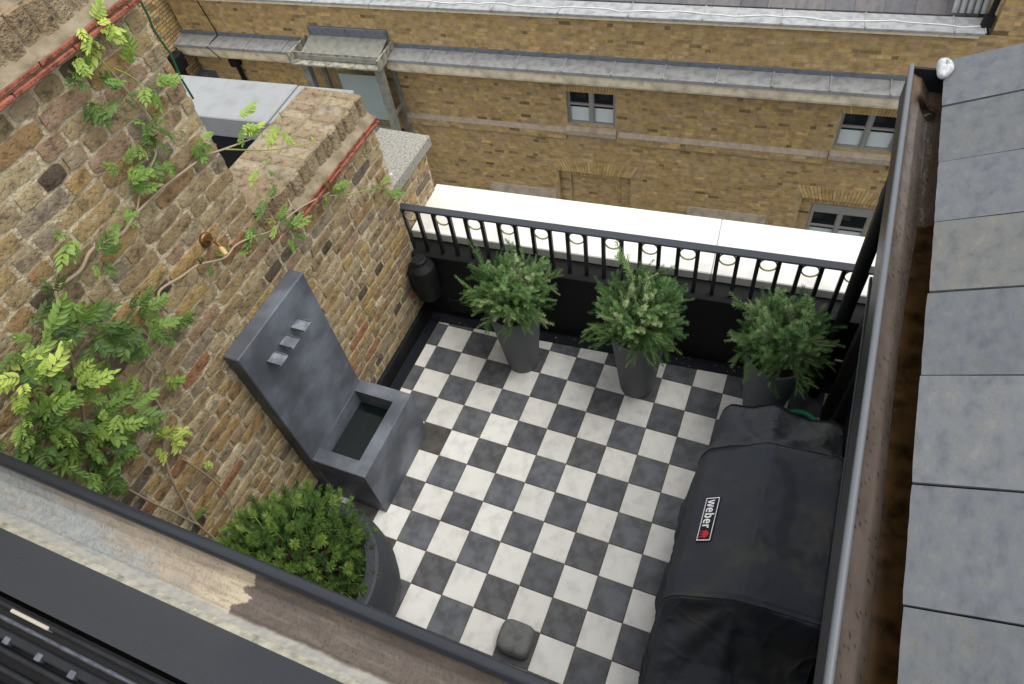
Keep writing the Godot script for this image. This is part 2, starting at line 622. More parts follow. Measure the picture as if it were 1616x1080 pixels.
func lay_bricks(parent: Node3D, x0: float, x1: float, y0: float, y1: float, z: float, skip: Callable, most := 292) -> void:
	var items := []
	var y := y0
	var row := 0
	while y < y1 - 0.04:
		var h := 0.0715
		var x := x0 + (-rr(0.0, 0.2))
		while x < x1:
			var header := rng.randf() < (0.78 if row % 3 == 1 else 0.4)
			var w := (0.108 if header else 0.216) * rr(0.92, 1.08)
			var a := maxf(x, x0)
			var e := minf(x + w, x1)
			if e - a > 0.05 and not skip.call((a + e) / 2, y + h / 2):
				items.append([a, e, y + rr(-0.003, 0.003), header])
			x += w
		y += h
		row += 1
	var list := []
	for it in items:
		var w: float = it[1] - it[0] - rr(0.013, 0.022)
		var c := Vector3((it[0] + it[1]) / 2, it[2] + 0.0355, z)
		var small := w < 0.15
		var me: ArrayMesh = (head_m if small else str_m)[rng.randi() % 6]
		var base := 0.1 if small else 0.21
		var sx := w / base * (1.0 if rng.randf() < 0.5 else -1.0)
		var flip := sx < 0
		var bas := Basis.from_euler(Vector3(0, 0, (PI if flip else 0.0) + rr(-0.018, 0.018))) * Basis.from_scale(Vector3(absf(sx), rr(0.82, 0.95), 1.0))
		bas = Basis.from_euler(Vector3(rr(-0.012, 0.012), rr(-0.008, 0.008), 0)) * bas
		c.z += rr(-0.0035, 0.0025)
		var dark := rng.randf()
		var mi := rng.randi() % 13
		if small and dark < 0.07:
			mi = 13
		elif dark < 0.085:
			mi = 14
		elif dark < 0.105:
			mi = 15
		elif dark < 0.125:
			mi = 16
		var wc := parent.transform * c
		list.append([wc.distance_to(cam_at), me, M.brick[mi], Transform3D(bas, c)])
	list.sort_custom(func(p, q): return p[0] < q[0])
	for k in mini(list.size(), most):
		obj("brick", list[k][1], list[k][2], parent, list[k][3])
	if list.size() > most:
		var st := SurfaceTool.new()
		for k in range(most, list.size()):
			st.append_from(list[k][1], 0, list[k][3])
		var o := obj("brickwork", st.commit(), M.brick[1], parent)
		stuff(o)


func coping(parent: Node3D, x0: float, x1: float, yc: float) -> void:
	# two tile creasing courses, a mortar fillet and bricks on edge, local frame: x along the wall, z out
	var x := x0
	while x < x1 - 0.02:
		var e := minf(x + 0.265, x1)
		var b := MB.new()
		b.rbox(Vector3(x + 0.002, yc, -0.1), Vector3(e - 0.002, yc + 0.017, 0.046 + rr(-0.003, 0.003)), 0.003)
		build("creasing_tile", b, M.creasing, parent)
		x = e
	x = x0 - 0.13
	while x < x1 - 0.02:
		var a := maxf(x, x0)
		var e := minf(x + 0.265, x1)
		if e - a > 0.03:
			var b := MB.new()
			b.rbox(Vector3(a + 0.002, yc + 0.024, -0.1), Vector3(e - 0.002, yc + 0.041, 0.038 + rr(-0.003, 0.003)), 0.003)
			build("creasing_tile", b, M.creasing, parent)
		x += 0.265
	var f := MB.new()
	f.box(Vector3(x0 + 0.004, yc + 0.0175, -0.39), Vector3(x1 - 0.004, yc + 0.0235, 0.03))
	f.grid(40, 6, func(u, v): return Vector3(lerpf(x0, x1, u), yc + 0.0415 + 0.035 * v * v + 0.004 * sin(u * 37.0) * v, lerpf(0.036, -0.03, v)))
	f.box(Vector3(x0, yc + 0.0415, -0.4), Vector3(x1, yc + 0.06, -0.03))
	f.box(Vector3(x0 - 0.001, yc + 0.06, -0.397), Vector3(x1 - 0.004, yc + 0.1745, -0.024))
	build("mortar_fillet", f, M.fillet, parent)
	x = x0 + 0.005
	while x < x1 - 0.03:
		var w := rr(0.066, 0.08)
		var e := minf(x + w, x1)
		for half in 2:
			var b := MB.new()
			var za := -0.2 if half == 0 else -0.395
			var zb := -0.016 if half == 0 else -0.208
			b.rbox(Vector3(x + 0.003, yc + 0.05, za + rr(-0.003, 0.003)), Vector3(e - 0.003, yc + 0.177 + rr(-0.004, 0.004), zb + rr(-0.006, 0.006)), 0.009)
			build("coping_brick", b, M.cop[rng.randi() % 3], parent)
		x += w


func make_party_walls() -> void:
	for k in 6:
		str_m.append(brick_mesh(0.21, 0.064, 100 + k))
		head_m.append(brick_mesh(0.1, 0.064, 200 + k))
	# local frame: x runs towards the street (-z), z is out of the wall (+x)
	var at := Vector3(-0.195, 0, 0)
	var w := thing("brick_wall", "tall old stock brick garden wall with red tile creasing, wisteria climbing it", "brick wall", at, PI / 2)
	var b := MB.new()
	b.box(Vector3(-3.4, -0.3, -0.4), Vector3(-0.91, 2.885, 0))
	build("mortar", b, M.mortar, w)
	lay_bricks(w, -2.4, -0.9, 0.15, 2.88, 0.0, func(x, y): return (y < 1.42 and x > -1.44) or (x < -2.2 and y < 1.2) or (x < -1.95 and y > 2.8))
	coping(w, -2.3, -0.915, 2.885)

	w = thing("brick_wall", "lower stepped part of the old brick wall, brick on edge top", "brick wall", at, PI / 2)
	b = MB.new()
	b.box(Vector3(-0.907, -0.3, -0.4), Vector3(0.13, 1.645, 0))
	b.box(Vector3(-0.905, 1.6, -0.39), Vector3(-0.67, 1.79, -0.006))
	# sloping mortar haunch against the taller part
	build("mortar", b, M.mortar, w)
	b = MB.new()
	var hn := FastNoiseLite.new()
	hn.seed = 31
	hn.frequency = 14.0
	b.grid(36, 24, func(u, v): return Vector3(lerpf(-0.906, -0.655, v), 1.793 + 0.085 * (1 - v) + 0.03 * v * v + 0.012 * hn.get_noise_2d(u, v * 0.7), lerpf(0.004 + 0.012 * hn.get_noise_2d(v * 2.0, 5.0), -0.4, u) ), null, true)
	b.grid(36, 2, func(u, v): return Vector3(lerpf(-0.906, -0.655, u), lerpf(1.78, 1.793 + 0.085 * (1 - u) + 0.03 * u * u + 0.012 * hn.get_noise_2d(0.0, u * 0.7), v), 0.004 + 0.012 * hn.get_noise_2d(u * 2.0, 5.0)))
	build("mortar_haunch", b, M.cop[1], w)
	lay_bricks(w, -0.9, 0.125, 0.15, 1.64, 0.0, func(x, y): return y < 1.42 and x < -0.88)
	lay_bricks(w, -0.9, -0.675, 1.6475, 1.79, -0.004, func(_x, _y): return false)
	coping(w, -0.68, 0.135, 1.645)

	w = thing("brick_wall", "lowest brick pier with a thick grey cap stone, next to the railing end", "brick pier", Vector3(-0.27, 0, 0), PI / 2)
	b = MB.new()
	b.box(Vector3(0.131, -0.3, -0.33), Vector3(0.66, 1.04, 0))
	build("mortar", b, M.mortar, w)
	lay_bricks(w, 0.14, 0.66, 0.3, 1.03, 0.0, func(_x, _y): return false)
	b = MB.new()
	b.rbox(Vector3(0.17, 1.041, -0.36), Vector3(0.715, 1.125, 0.035), 0.006)
	build("cap_stone", b, M.capstone, w)
	b = MB.new()
	b.xf = Transform3D(Basis(Vector3.UP, 0.3), Vector3(0.25, 1.1265, -0.05))
	b.box(Vector3(-0.05, 0, -0.03), Vector3(0.05, 0.002, 0.03))
	var o := build("paper_scrap", b, M.plastic)
	o.transform = w.transform
	tag(o, "small white scrap of paper lying on the grey cap stone", "paper")


# ---------------------------------------------------------------- street parapet, railing, neighbour coping
func make_parapet() -> void:
	var w := thing("parapet_wall", "low black parapet wall behind the tall planters, broad white coping on top", "parapet", Vector3.ZERO, SKEW)
	var b := MB.new()
	b.box(Vector3(-0.235, -0.35, -0.42), Vector3(2.78, 0.615, -0.1))
	b.rbox(Vector3(-0.2, 0.585, -0.125), Vector3(2.78, 0.622, -0.092), 0.004)
	b.box(Vector3(-0.24, -9.0, -0.72), Vector3(6.0, 0.612, -0.425))
	build("black_upstand", b, mat(c8(14, 14, 16), 0.7), w)
	b = MB.new()
	for seg in [[-0.235, 1.79], [1.793, 3.85], [3.853, 6.0]]:
		b = MB.new()
		b.rbox(Vector3(seg[0], 0.618, -0.74), Vector3(seg[1], 0.69 + rr(-0.001, 0.001), -0.25), 0.006)
		var o := build("white_coping", b, M.white_paint, w)
		tag(o, "broad white painted coping slab")
	b = MB.new()
	for k in 6:
		b.box(Vector3(0.02, 0.075 + k * 0.022, -0.099), Vector3(0.19, 0.082 + k * 0.022, -0.085))
	b.box(Vector3(0.01, 0.06, -0.0995), Vector3(0.02, 0.215, -0.084)); b.box(Vector3(0.19, 0.06, -0.0995), Vector3(0.2, 0.215, -0.084))
	build("vent_grille", b, M.bar, w)

	var r := thing("railing", "black iron balustrade with gilt rings between every other pair of bars", "railing", Vector3.ZERO, SKEW)
	b = MB.new()
	b.rbox(Vector3(-0.2, 0.985, -0.185), Vector3(2.72, 1.0, -0.128), 0.003)
	build("handrail", b, M.black_rail, r)
	b = MB.new()
	b.rbox(Vector3(-0.0085, -0.38, -0.013), Vector3(0.0145, 0.0, 0.013), 0.002)
	var bar := b.mesh()
	b = MB.new()
	var pts := []
	for k in 28:
		pts.append(Vector3(cos(TAU * k / 28) * 0.0465, sin(TAU * k / 28) * 0.0465, 0))
	b.tube(pts, 0.0042, 8, true)
	var ring := b.mesh()
	obj("baluster", bar, M.bar, r, Transform3D(Basis.IDENTITY, Vector3(-0.19, 0.985, -0.155)))
	for k in 26:
		var s := -0.082 + 0.1115 * k
		obj("baluster", bar, M.bar, r, Transform3D(Basis.IDENTITY, Vector3(s, 0.985, -0.155)))
		if k % 2 == 1:
			obj("ring", ring, M.brass, r, Transform3D(Basis.from_scale(Vector3(1.0, 1.0, 1.5)), Vector3(s + 0.0588, 0.929, -0.155)))
	obj("ring", ring, M.brass, r, Transform3D(Basis.from_scale(Vector3(1.0, 1.0, 1.5)), Vector3(-0.134, 0.929, -0.155)))

	var n := thing("neighbour_parapet", "broad light grey lead covered parapet of the neighbouring terrace", "parapet", Vector3.ZERO, SKEW)
	b = MB.new()
	b.rbox(Vector3(-2.6, 1.27, -0.74), Vector3(-1.105, 1.425, -0.31), 0.006)
	b.rbox(Vector3(-1.095, 1.268, -0.738), Vector3(-0.67, 1.422, -0.312), 0.006)
	build("lead_capping", b, M.lead_mid, n)
	b = MB.new()
	b.box(Vector3(-2.55, -9.0, -0.7), Vector3(-0.7, 1.266, -0.36))
	build("parapet_body", b, M.dark, n)

	# slotted drains
	for k in 2:
		var d := thing("drain_channel", ["black slotted drain grating running along the foot of the brick wall", "black slotted drain grating running behind the tall planters along the parapet"][k], "drain", Vector3.ZERO if k == 0 else Vector3(0, 0, 0), PI / 2 if k == 0 else SKEW)
		# local x along the run, local z across
		var x0 := -2.35 if k == 0 else -0.155
		var x1 := 0.06 if k == 0 else 2.66
		var z0 := -0.162 if k == 0 else -0.0985
		var z1 := -0.0875 if k == 0 else -0.013
		b = MB.new()
		b.box(Vector3(x0, -0.0035, z0), Vector3(x1, 0.006, z0 + 0.012)); b.box(Vector3(x0, -0.0035, z1 - 0.012), Vector3(x1, 0.006, z1))
		build("frame", b, M.bar, d)
		b = MB.new()
		var x := x0 + 0.004
		while x < x1 - 0.006:
			b.box(Vector3(x, -0.003, z0 + 0.012), Vector3(x + 0.0055, 0.0045, z1 - 0.012))
			x += 0.0125
		stuff(build("grating_bars", b, mat(c8(44, 50, 62), 0.35), d))
		b = MB.new()
		b.quad(Vector3(x0, -0.0025, z1), Vector3(x1, -0.0025, z1), Vector3(x1, -0.0025, z0), Vector3(x0, -0.0025, z0))
		build("channel", b, M.rub, d)


# ---------------------------------------------------------------- building across the street
func in_any(list: Array, a: float, e: float, y: float, h: float) -> bool:
	for o in list:
		if e > o[0] + 0.01 and a < o[1] - 0.01 and y + h > o[2] + 0.012 and y < o[3] - 0.012:
			return true
	return false


func facade_wall(parent: Node3D, x0: float, x1: float, y0: float, y1: float, z: float, holes: Array, thick: float, label_seed: int, most := 0, m = null, clear := []) -> void:
	# core with holes cut out on a grid of the hole edges
	var xs := [x0, x1]
	var ys := [y0, y1]
	for o in holes:
		for v in [o[0], o[1]]:
			if v > x0 and v < x1: xs.append(v)
		for v in [o[2], o[3]]:
			if v > y0 and v < y1: ys.append(v)
	xs.sort()
	ys.sort()
	var b := MB.new()
	for i in xs.size() - 1:
		for j in ys.size() - 1:
			if xs[i + 1] - xs[i] < 0.001 or ys[j + 1] - ys[j] < 0.001:
				continue
			if not in_any(holes, xs[i], xs[i + 1], ys[j], ys[j + 1] - ys[j]):
				b.quad(Vector3(xs[i], ys[j], z), Vector3(xs[i + 1], ys[j], z), Vector3(xs[i + 1], ys[j + 1], z), Vector3(xs[i], ys[j + 1], z))
	for o in holes:                                               # reveals
		var zb := z - thick
		b.quad(Vector3(o[0], o[2], zb), Vector3(o[0], o[2], z), Vector3(o[0], o[3], z), Vector3(o[0], o[3], zb))
		b.quad(Vector3(o[1], o[2], z), Vector3(o[1], o[2], zb), Vector3(o[1], o[3], zb), Vector3(o[1], o[3], z))
		b.quad(Vector3(o[0], o[3], z), Vector3(o[1], o[3], z), Vector3(o[1], o[3], zb), Vector3(o[0], o[3], zb))
		b.quad(Vector3(o[0], o[2], zb), Vector3(o[1], o[2], zb), Vector3(o[1], o[2], z), Vector3(o[0], o[2], z))
	build("wall", b, M.fmortar if m == null else m, parent)
	# the bricks
	var r := RandomNumberGenerator.new()
	r.seed = label_seed
	var u := MB.new()
	u.box(Vector3(-0.5, -0.5, 0), Vector3(0.5, 0.5, 1))
	var um := u.mesh()
	var xfs := []
	var cols := []
	var y := maxf(y0, -8.4)
	var row := 0
	var pal := [[193, 163, 111], [189, 159, 108], [198, 169, 120], [185, 156, 109], [192, 164, 118], [182, 154, 110], [196, 164, 112], [188, 161, 119]]
	while y < y1 - 0.03:
		var h := minf(0.066, y1 - y)
		var x := x0 - (0.0 if row % 2 == 0 else 0.056)
		var k := 0
		while x < x1:
			var w := 0.214 if (k + row) % 2 == 0 else 0.103
			var a := maxf(x, x0)
			var e := minf(x + w, x1)
			if e - a > 0.02 and not in_any(holes, a, e, y, h) and not in_any(clear, a, e, y, h):
				var c = pal[r.randi() % 8]
				var q := r.randf()
				var f := r.randf_range(0.93, 1.06)
				if q < 0.045:
					f *= r.randf_range(0.68, 0.86)
				elif q > 0.965:
					f *= 1.1
				var cl := c8(c[0] * f, c[1] * f, c[2] * f * r.randf_range(0.92, 1.08)).srgb_to_linear()
				xfs.append(Transform3D(Basis.from_scale(Vector3(e - a - 0.002, h - r.randf_range(0, 0.004), r.randf_range(0.002, 0.0045))), Vector3((a + e) / 2, y + h / 2, z)))
				cols.append(cl)
			x += w + 0.011
			k += 1
		y += 0.0765
		row += 1
	var order := range(xfs.size())
	if most > 0:
		order.sort_custom(func(p, q): return xfs[p].origin.distance_to(Vector3(1.8, -3, 9)) < xfs[q].origin.distance_to(Vector3(1.8, -3, 9)))
		var shades := {}
		for k in mini(most, order.size()):
			var cl: Color = cols[order[k]]
			var key := Vector3i(roundi(cl.r * 40), roundi(cl.g * 40), roundi(cl.b * 40))
			if not shades.has(key):
				shades[key] = mat(cl.linear_to_srgb(), 0.92, T.faint, 1.0)
			obj("brick", um, shades[key], parent, xfs[order[k]])
		order = order.slice(mini(most, order.size()))
	var xf2 := []
	var c2 := []
	for k in order:
		xf2.append(xfs[k])
		c2.append(cols[k])
	multi("brickwork", um, M.fbrick, xf2, c2, parent)


func window(parent: Node3D, x0: float, x1: float, y0: float, y1: float, z: float, transom: float) -> void:
	var b := MB.new()
	var mx := (x0 + x1) / 2
	var t := 0.035
	b.box(Vector3(x0, y0, z - 0.05), Vector3(x0 + t, y1, z)); b.box(Vector3(x1 - t, y0, z - 0.05), Vector3(x1, y1, z))
	b.box(Vector3(x0 + t, y1 - t, z - 0.05), Vector3(x1 - t, y1, z - 0.002)); b.box(Vector3(x0 + t, y0, z - 0.05), Vector3(x1 - t, y0 + t, z - 0.002))
	b.box(Vector3(mx - 0.033, y0 + t, z - 0.05), Vector3(mx + 0.033, y1 - t, z + 0.004))
	var f := build("window", b, M.frame, parent)
	for s in 2:
		var a := x0 + t if s == 0 else mx + 0.033
		var e := mx - 0.033 if s == 0 else x1 - t
		b = MB.new()
		b.box(Vector3(a + 0.002, transom - 0.02, z - 0.045), Vector3(e - 0.002, transom + 0.02, z - 0.006))
		b.box(Vector3(a + 0.001, y0 + t, z - 0.045), Vector3(a + 0.022, y1 - t, z - 0.01)); b.box(Vector3(e - 0.022, y0 + t, z - 0.045), Vector3(e - 0.001, y1 - t, z - 0.01))
		build("casement", b, M.frame, f)
		b = MB.new()
		b.box(Vector3(a, y0 + t, z - 0.03), Vector3(e, y1 - t, z - 0.024))
		build("pane", b, M.glass, f)
		b = MB.new()
		b.box(Vector3(a + 0.002, y0 + 0.036, z - 0.062), Vector3(e - 0.002, lerpf(y0, transom, 0.78), z - 0.055))
		build("frosted_panel", b, M.blind, f)
		b = MB.new()
		b.box(Vector3(a + 0.05, transom - 0.1, z - 0.5), Vector3(a + 0.25, transom + 0.09, z - 0.36))
		build("desk_screen", b, M.room, f)
	b = MB.new()                                                  # the room behind
	b.grid(1, 1, func(u, v): return Vector3(lerpf(x0 - 0.3, x1 + 0.3, u), lerpf(y0 - 0.3, y1 + 0.1, v), z - 1.2))
	b.quad(Vector3(x0, y0 - 0.02, z - 0.051), Vector3(x1, y0 - 0.02, z - 0.051), Vector3(x1 + 0.3, y0 - 0.3, z - 1.2), Vector3(x0 - 0.3, y0 - 0.3, z - 1.2))
	b.quad(Vector3(x0, y1, z - 0.051), Vector3(x0 - 0.3, y1 + 0.1, z - 1.2), Vector3(x1 + 0.3, y1 + 0.1, z - 1.2), Vector3(x1, y1, z - 0.051))
	b.quad(Vector3(x0, y0, z - 0.051), Vector3(x0 - 0.3, y0 - 0.3, z - 1.2), Vector3(x0 - 0.3, y1 + 0.1, z - 1.2), Vector3(x0, y1, z - 0.051))
	b.quad(Vector3(x1, y0, z - 0.051), Vector3(x1, y1, z - 0.051), Vector3(x1 + 0.3, y1 + 0.1, z - 1.2), Vector3(x1 + 0.3, y0 - 0.3, z - 1.2))
	build("room_lining", b, M.room, f)


func flat_arch(parent: Node3D, x0: float, x1: float, y0: float, y1: float, z: float, flare: float, n: int) -> void:
	for k in n:
		var b := MB.new()
		var u0 := float(k) / n
		var u1 := float(k + 1) / n
		var g := 0.008
		var a := Vector3(lerpf(x0, x1, u0) + g, y0, z)
		var e := Vector3(lerpf(x0, x1, u1) - g, y0, z)
		var c := Vector3(lerpf(x0 - flare, x1 + flare, u1) - g, y1, z)
		var d := Vector3(lerpf(x0 - flare, x1 + flare, u0) + g, y1, z)
		var o := Vector3(0, 0, 0.009)
		b.quad(a + o, e + o, c + o, d + o)
		b.quad(a, a + o, d + o, d); b.quad(e + o, e, c, c + o); b.quad(d + o, c + o, c, d); b.quad(a, e, e + o, a + o)
		var s := rng.randf()
		build("brick", b, M.arch[0 if s < 0.4 else (1 if s < 0.75 else 2)], parent)


func make_opposite() -> void:
	M.arch = [mat(c8(206, 174, 118), 0.92, T.faint, 1.0), mat(c8(194, 162, 108), 0.92, T.faint, 1.0), mat(c8(214, 184, 130), 0.92, T.faint, 1.0)]
	var w := thing("brick_building", "long yellow stock brick building with lead topped cornice, across the street", "building", Vector3(-sin(SKEW) * 9.0, 0, -cos(SKEW) * 9.0), SKEW)
	var win := [[-1.79, -0.79, -4.88, -4.11], [3.33, 4.33, -4.88, -4.11]]
	var rec := [[-2.08, -0.45, -8.0, -6.12], [3.05, 4.68, -8.0, -6.12]]
	var holes := [win[0], win[1], rec[0], rec[1]]
	var arch := [[-2.22, -0.31, -6.12, -5.81], [2.91, 4.82, -6.12, -5.81], [-1.86, -0.72, -4.11, -3.9], [3.26, 4.4, -4.11, -3.9]]
	var stones := [[-3.77, -2.17, -7.6, -6.7], [0.81, 2.45, -7.6, -6.72]]
	# lower wall
	facade_wall(w, -10.65, 9.0, -14.6, -3.7, 0.0, holes, 0.17, 60, 0, null, arch + stones + [[-5.5, 9.0, -5.21, -4.98]])
	for k in 2:
		flat_arch(w, rec[k][0], rec[k][1], -6.118, -5.812, 0.0, 0.16, 26)
		flat_arch(w, win[k][0], win[k][1], -4.108, -3.902, 0.0, 0.06, 18)
	# recessed panels inside the two flat arches
	facade_wall(w, -2.08, -0.45, -8.0, -6.2, -0.11, [[-1.83, -0.67, -8.0, -6.29]], 0.06, 71)
	flat_arch(w, -2.0, -0.53, -6.288, -6.125, -0.105, 0.04, 22)
	facade_wall(w, -1.84, -0.66, -8.0, -6.28, -0.168, [], 0.02, 72)
	facade_wall(w, 3.05, 4.68, -8.0, -6.2, -0.11, [[3.3, 4.43, -8.0, -6.31]], 0.06, 73)
	flat_arch(w, 3.13, 4.6, -6.288, -6.125, -0.105, 0.04, 22)
	var b := MB.new()
	b.box(Vector3(3.3, -6.5, -0.16), Vector3(4.43, -6.31, -0.07))
	build("shutter_box", b, M.frame, w)
	window(w, 3.3, 4.43, -7.4, -6.5, -0.09, -6.9)
	for k in 2:
		window(w, win[k][0], win[k][1], win[k][2], win[k][3], -0.06, -4.43)
		b = MB.new()
		b.grid(4, 1, func(u, v): return Vector3(lerpf(win[k][0] - 0.03, win[k][1] + 0.03, u), lerpf(-4.965, -4.875, v), lerpf(0.1, -0.06, v)))
		b.box(Vector3(win[k][0] - 0.03, -5.07, -0.02), Vector3(win[k][1] + 0.03, -4.968, 0.1))
		build("sill", b, M.stone_top, w)
	for s in stones:
		b = MB.new()
		b.rbox(Vector3(s[0], s[2], -0.05), Vector3(s[1], s[3], 0.012), 0.004)
		build("stone_panel", b, M.stone_pale, w)
	# string course, interrupted by the sills
	for seg in [[-5.5, -1.83], [-0.75, 3.29], [4.37, 9.0]]:
		b = MB.new()
		var p := [Vector2(0.0, -4.96), Vector2(0.065, -5.045), Vector2(0.065, -5.06)]
		for q in 2:
			b.quad(Vector3(seg[0], p[q + 1].y, p[q + 1].x), Vector3(seg[1], p[q + 1].y, p[q + 1].x), Vector3(seg[1], p[q].y, p[q].x), Vector3(seg[0], p[q].y, p[q].x))
		build("weathering", b, M.stone_top, w)
		facade_wall(w, seg[0], seg[1], -5.205, -5.062, 0.06, [], 0.05, 80 + int(seg[0]))
		b = MB.new()
		b.box(Vector3(seg[0], -5.215, 0.0), Vector3(seg[1], -5.0625, 0.058))
		build("string_core", b, M.fmortar, w)
	# cornice with lead top in welted bays, left run and right run each side of the glazed bay
	for run in [[-10.7, -7.35], [-5.45, 9.0]]:
		b = MB.new()
		b.box(Vector3(run[0], -3.68, -0.1), Vector3(run[1], -3.5, 0.36))
		b.box(Vector3(run[0] + 0.03, -3.74, -0.1), Vector3(run[1], -3.681, 0.31))
		b.box(Vector3(run[0] + 0.06, -3.79, -0.1), Vector3(run[1], -3.741, 0.25))
		build("cornice", b, M.stone, w)
		var x: float = run[0] - 0.03
		while x < run[1]:
			var e := minf(x + 0.94, run[1])
			b = MB.new()
			b.box(Vector3(x + 0.004, -3.498, -0.05), Vector3(e - 0.004, -3.44, 0.4))
			b.quad(Vector3(x + 0.004, -3.438, 0.4), Vector3(e - 0.004, -3.438, 0.4), Vector3(e - 0.004, -3.395, 0.0), Vector3(x + 0.004, -3.395, 0.0))
			var l := build("lead_panel", b, M.lead, w)
			b = MB.new()
			b.tube([Vector3(e, -3.43, 0.4), Vector3(e, -3.388, 0.0)], 0.017, 6)
			build("welt", b, M.lead_light, l)
			x = e
		b = MB.new()
		b.rbox(Vector3(run[0] - 0.02, -3.41, -0.02), Vector3(run[1], -3.31, 0.022), 0.006)
		build("lead_flashing", b, M.lead_dark, w)
	# upper wall and its coping
	facade_wall(w, -10.65, 9.0, -3.5, -2.55, 0.0, [], 0.1, 90, 280)
	b = MB.new()
	b.box(Vector3(-10.65, -2.56, -0.35), Vector3(4.9, -2.5, 0.1))
	build("upper_cornice", b, M.stone, w)
	var x := -10.7
	while x < 4.95:
		var e := minf(x + 1.27, 4.96)
		b = MB.new()
		b.rbox(Vector3(x + 0.003, -2.498, -0.33), Vector3(e - 0.003, -2.455, 0.135), 0.006)
		build("coping_slab", b, M.lead_light, w)
		b = MB.new()
		b.tube([Vector3(e, -2.452, 0.13), Vector3(e, -2.452, -0.33)], 0.014, 6)
		build("welt", b, M.lead_light, w)
		x = e
	b = MB.new()
	b.box(Vector3(-10.6, -14.6, -8.0), Vector3(9.0, -2.9, -1.8))
	b.box(Vector3(-10.6, -3.2, -1.8), Vector3(9.0, -2.75, -0.35))
	build("building_body", b, M.dark, w)
	# slate roof behind the coping
	var sl := [mat(c8(120, 118, 124), 0.7, T.slate, 0.8), mat(c8(108, 106, 112), 0.7, T.slate, 0.8), mat(c8(128, 124, 126), 0.7, T.slate, 0.9)]
	for row in 4:
		var sx := -6.0 + (0.23 if row % 2 else 0.0)
		while sx < 4.6:
			b = MB.new()
			var z0 := -0.5 - row * 0.24
			var y0 := -2.52 + row * 0.17
			b.quad(Vector3(sx, y0, z0), Vector3(sx + 0.45, y0, z0), Vector3(sx + 0.45, y0 + 0.26, z0 - 0.37), Vector3(sx, y0 + 0.26, z0 - 0.37))
			b.quad(Vector3(sx, y0 - 0.02, z0), Vector3(sx + 0.45, y0 - 0.02, z0), Vector3(sx + 0.45, y0, z0), Vector3(sx, y0, z0))
			build("slate", b, sl[rng.randi() % 3], w)
			sx += 0.455
	# end wall rising past the coping, ribbed cladding and rainwater pipe
	facade_wall(w, 5.08, 9.0, -2.55, 0.2, -0.02, [], 0.1, 95)
	b = MB.new()
	b.box(Vector3(5.08, -2.6, -3.0), Vector3(9.0, 0.2, -0.03))
	build("gable_body", b, M.fmortar, w)
	b = MB.new()
	for k in 5:
		b.tube([Vector3(4.55 + k * 0.1, -2.44, -0.42), Vector3(4.55 + k * 0.1, -1.2, -1.0)], 0.045, 8)
	build("ribbed_cladding", b, M.lead_light, w)
	b = MB.new()
	b.tube([Vector3(4.98, -2.45, -0.1), Vector3(4.98, -2.3, -0.1), Vector3(5.0, 0.1, -0.1)], 0.045, 10)
	b.tube([Vector3(4.97, -2.46, -0.09), Vector3(4.98, -2.3, -0.1)], 0.085, 10)
	build("rainwater_pipe", b, M.black, w)
	b = MB.new()
	b.tube([Vector3(-9.85, -2.6, 0.015), Vector3(-9.72, -3.3, 0.03), Vector3(-9.72, -3.385, 0.05), Vector3(-9.8, -3.43, 0.41), Vector3(-9.6, -3.75, 0.37)], 0.011, 5)
	build("conductor_wire", b, M.bar, w)
	# hopper under the cornice
	b = MB.new()
	b.rbox(Vector3(-9.62, -4.05, 0.01), Vector3(-9.4, -3.86, 0.2), 0.02)
	b.tube([Vector3(-9.5, -4.0, 0.09), Vector3(-9.5, -7.0, 0.09)], 0.05, 10)
	build("hopper_and_pipe", b, M.black, w)
	# glazed steel bay
	var bay := Node3D.new()
	bay.name = "glazed_bay"
	w.add_child(bay)
	tag(bay, "projecting glazed steel bay with a lead topped roof")
	b = MB.new()
	b.box(Vector3(-7.3, -3.42, 0.0), Vector3(-5.45, -3.33, 0.62))
	b.quad(Vector3(-7.28, -3.328, 0.55), Vector3(-5.47, -3.328, 0.55), Vector3(-5.47, -3.2, 0.0), Vector3(-7.28, -3.2, 0.0))
	build("roof", b, M.steel, bay)
	b = MB.new()
	b.rbox(Vector3(-7.3, -3.22, -0.02), Vector3(-5.45, -3.03, 0.06), 0.015)
	build("lead_upstand", b, M.lead_dark, bay)
	b = MB.new()
	b.box(Vector3(-7.42, -3.47, 0.58), Vector3(-5.4, -3.44, 0.78)); b.box(Vector3(-7.42, -3.438, 0.58), Vector3(-5.4, -3.28, 0.6))
	b.box(Vector3(-5.4, -3.47, 0.0), Vector3(-5.37, -3.25, 0.78)); b.box(Vector3(-7.45, -3.47, 0.0), Vector3(-7.42, -3.25, 0.78))
	build("edge_channel", b, mat(c8(176, 172, 156), 0.6, T.mot, 1.0), bay)
	for px in [-7.32, -5.6]:
		b = MB.new()
		b.box(Vector3(px, -7.5, 0.5), Vector3(px + 0.15, -3.47, 0.64))
		build("post", b, M.steel, bay)
		b = MB.new()
		b.box(Vector3(px + 0.03, -7.5, 0.002), Vector3(px + 0.11, -3.42, 0.07))
		b.box(Vector3(px + 0.04, -4.75, 0.07), Vector3(px + 0.1, -4.68, 0.5)); b.box(Vector3(px + 0.04, -6.1, 0.07), Vector3(px + 0.1, -6.03, 0.5))
		build("side_frame", b, M.steel, bay)
		b = MB.new()
		b.box(Vector3(px + 0.062, -7.5, 0.07), Vector3(px + 0.068, -3.47, 0.5))
		build("pane", b, M.glass, bay)
	b = MB.new()
	b.box(Vector3(-7.19, -7.5, 0.56), Vector3(-5.6, -3.47, 0.567))
	build("pane", b, M.glass, bay)
	b = MB.new()
	b.box(Vector3(-7.19, -5.12, 0.5), Vector3(-5.6, -5.0, 0.62)); b.box(Vector3(-7.19, -5.35, 0.52), Vector3(-5.6, -5.28, 0.6))
	build("transom", b, M.steel, bay)
	b = MB.new()
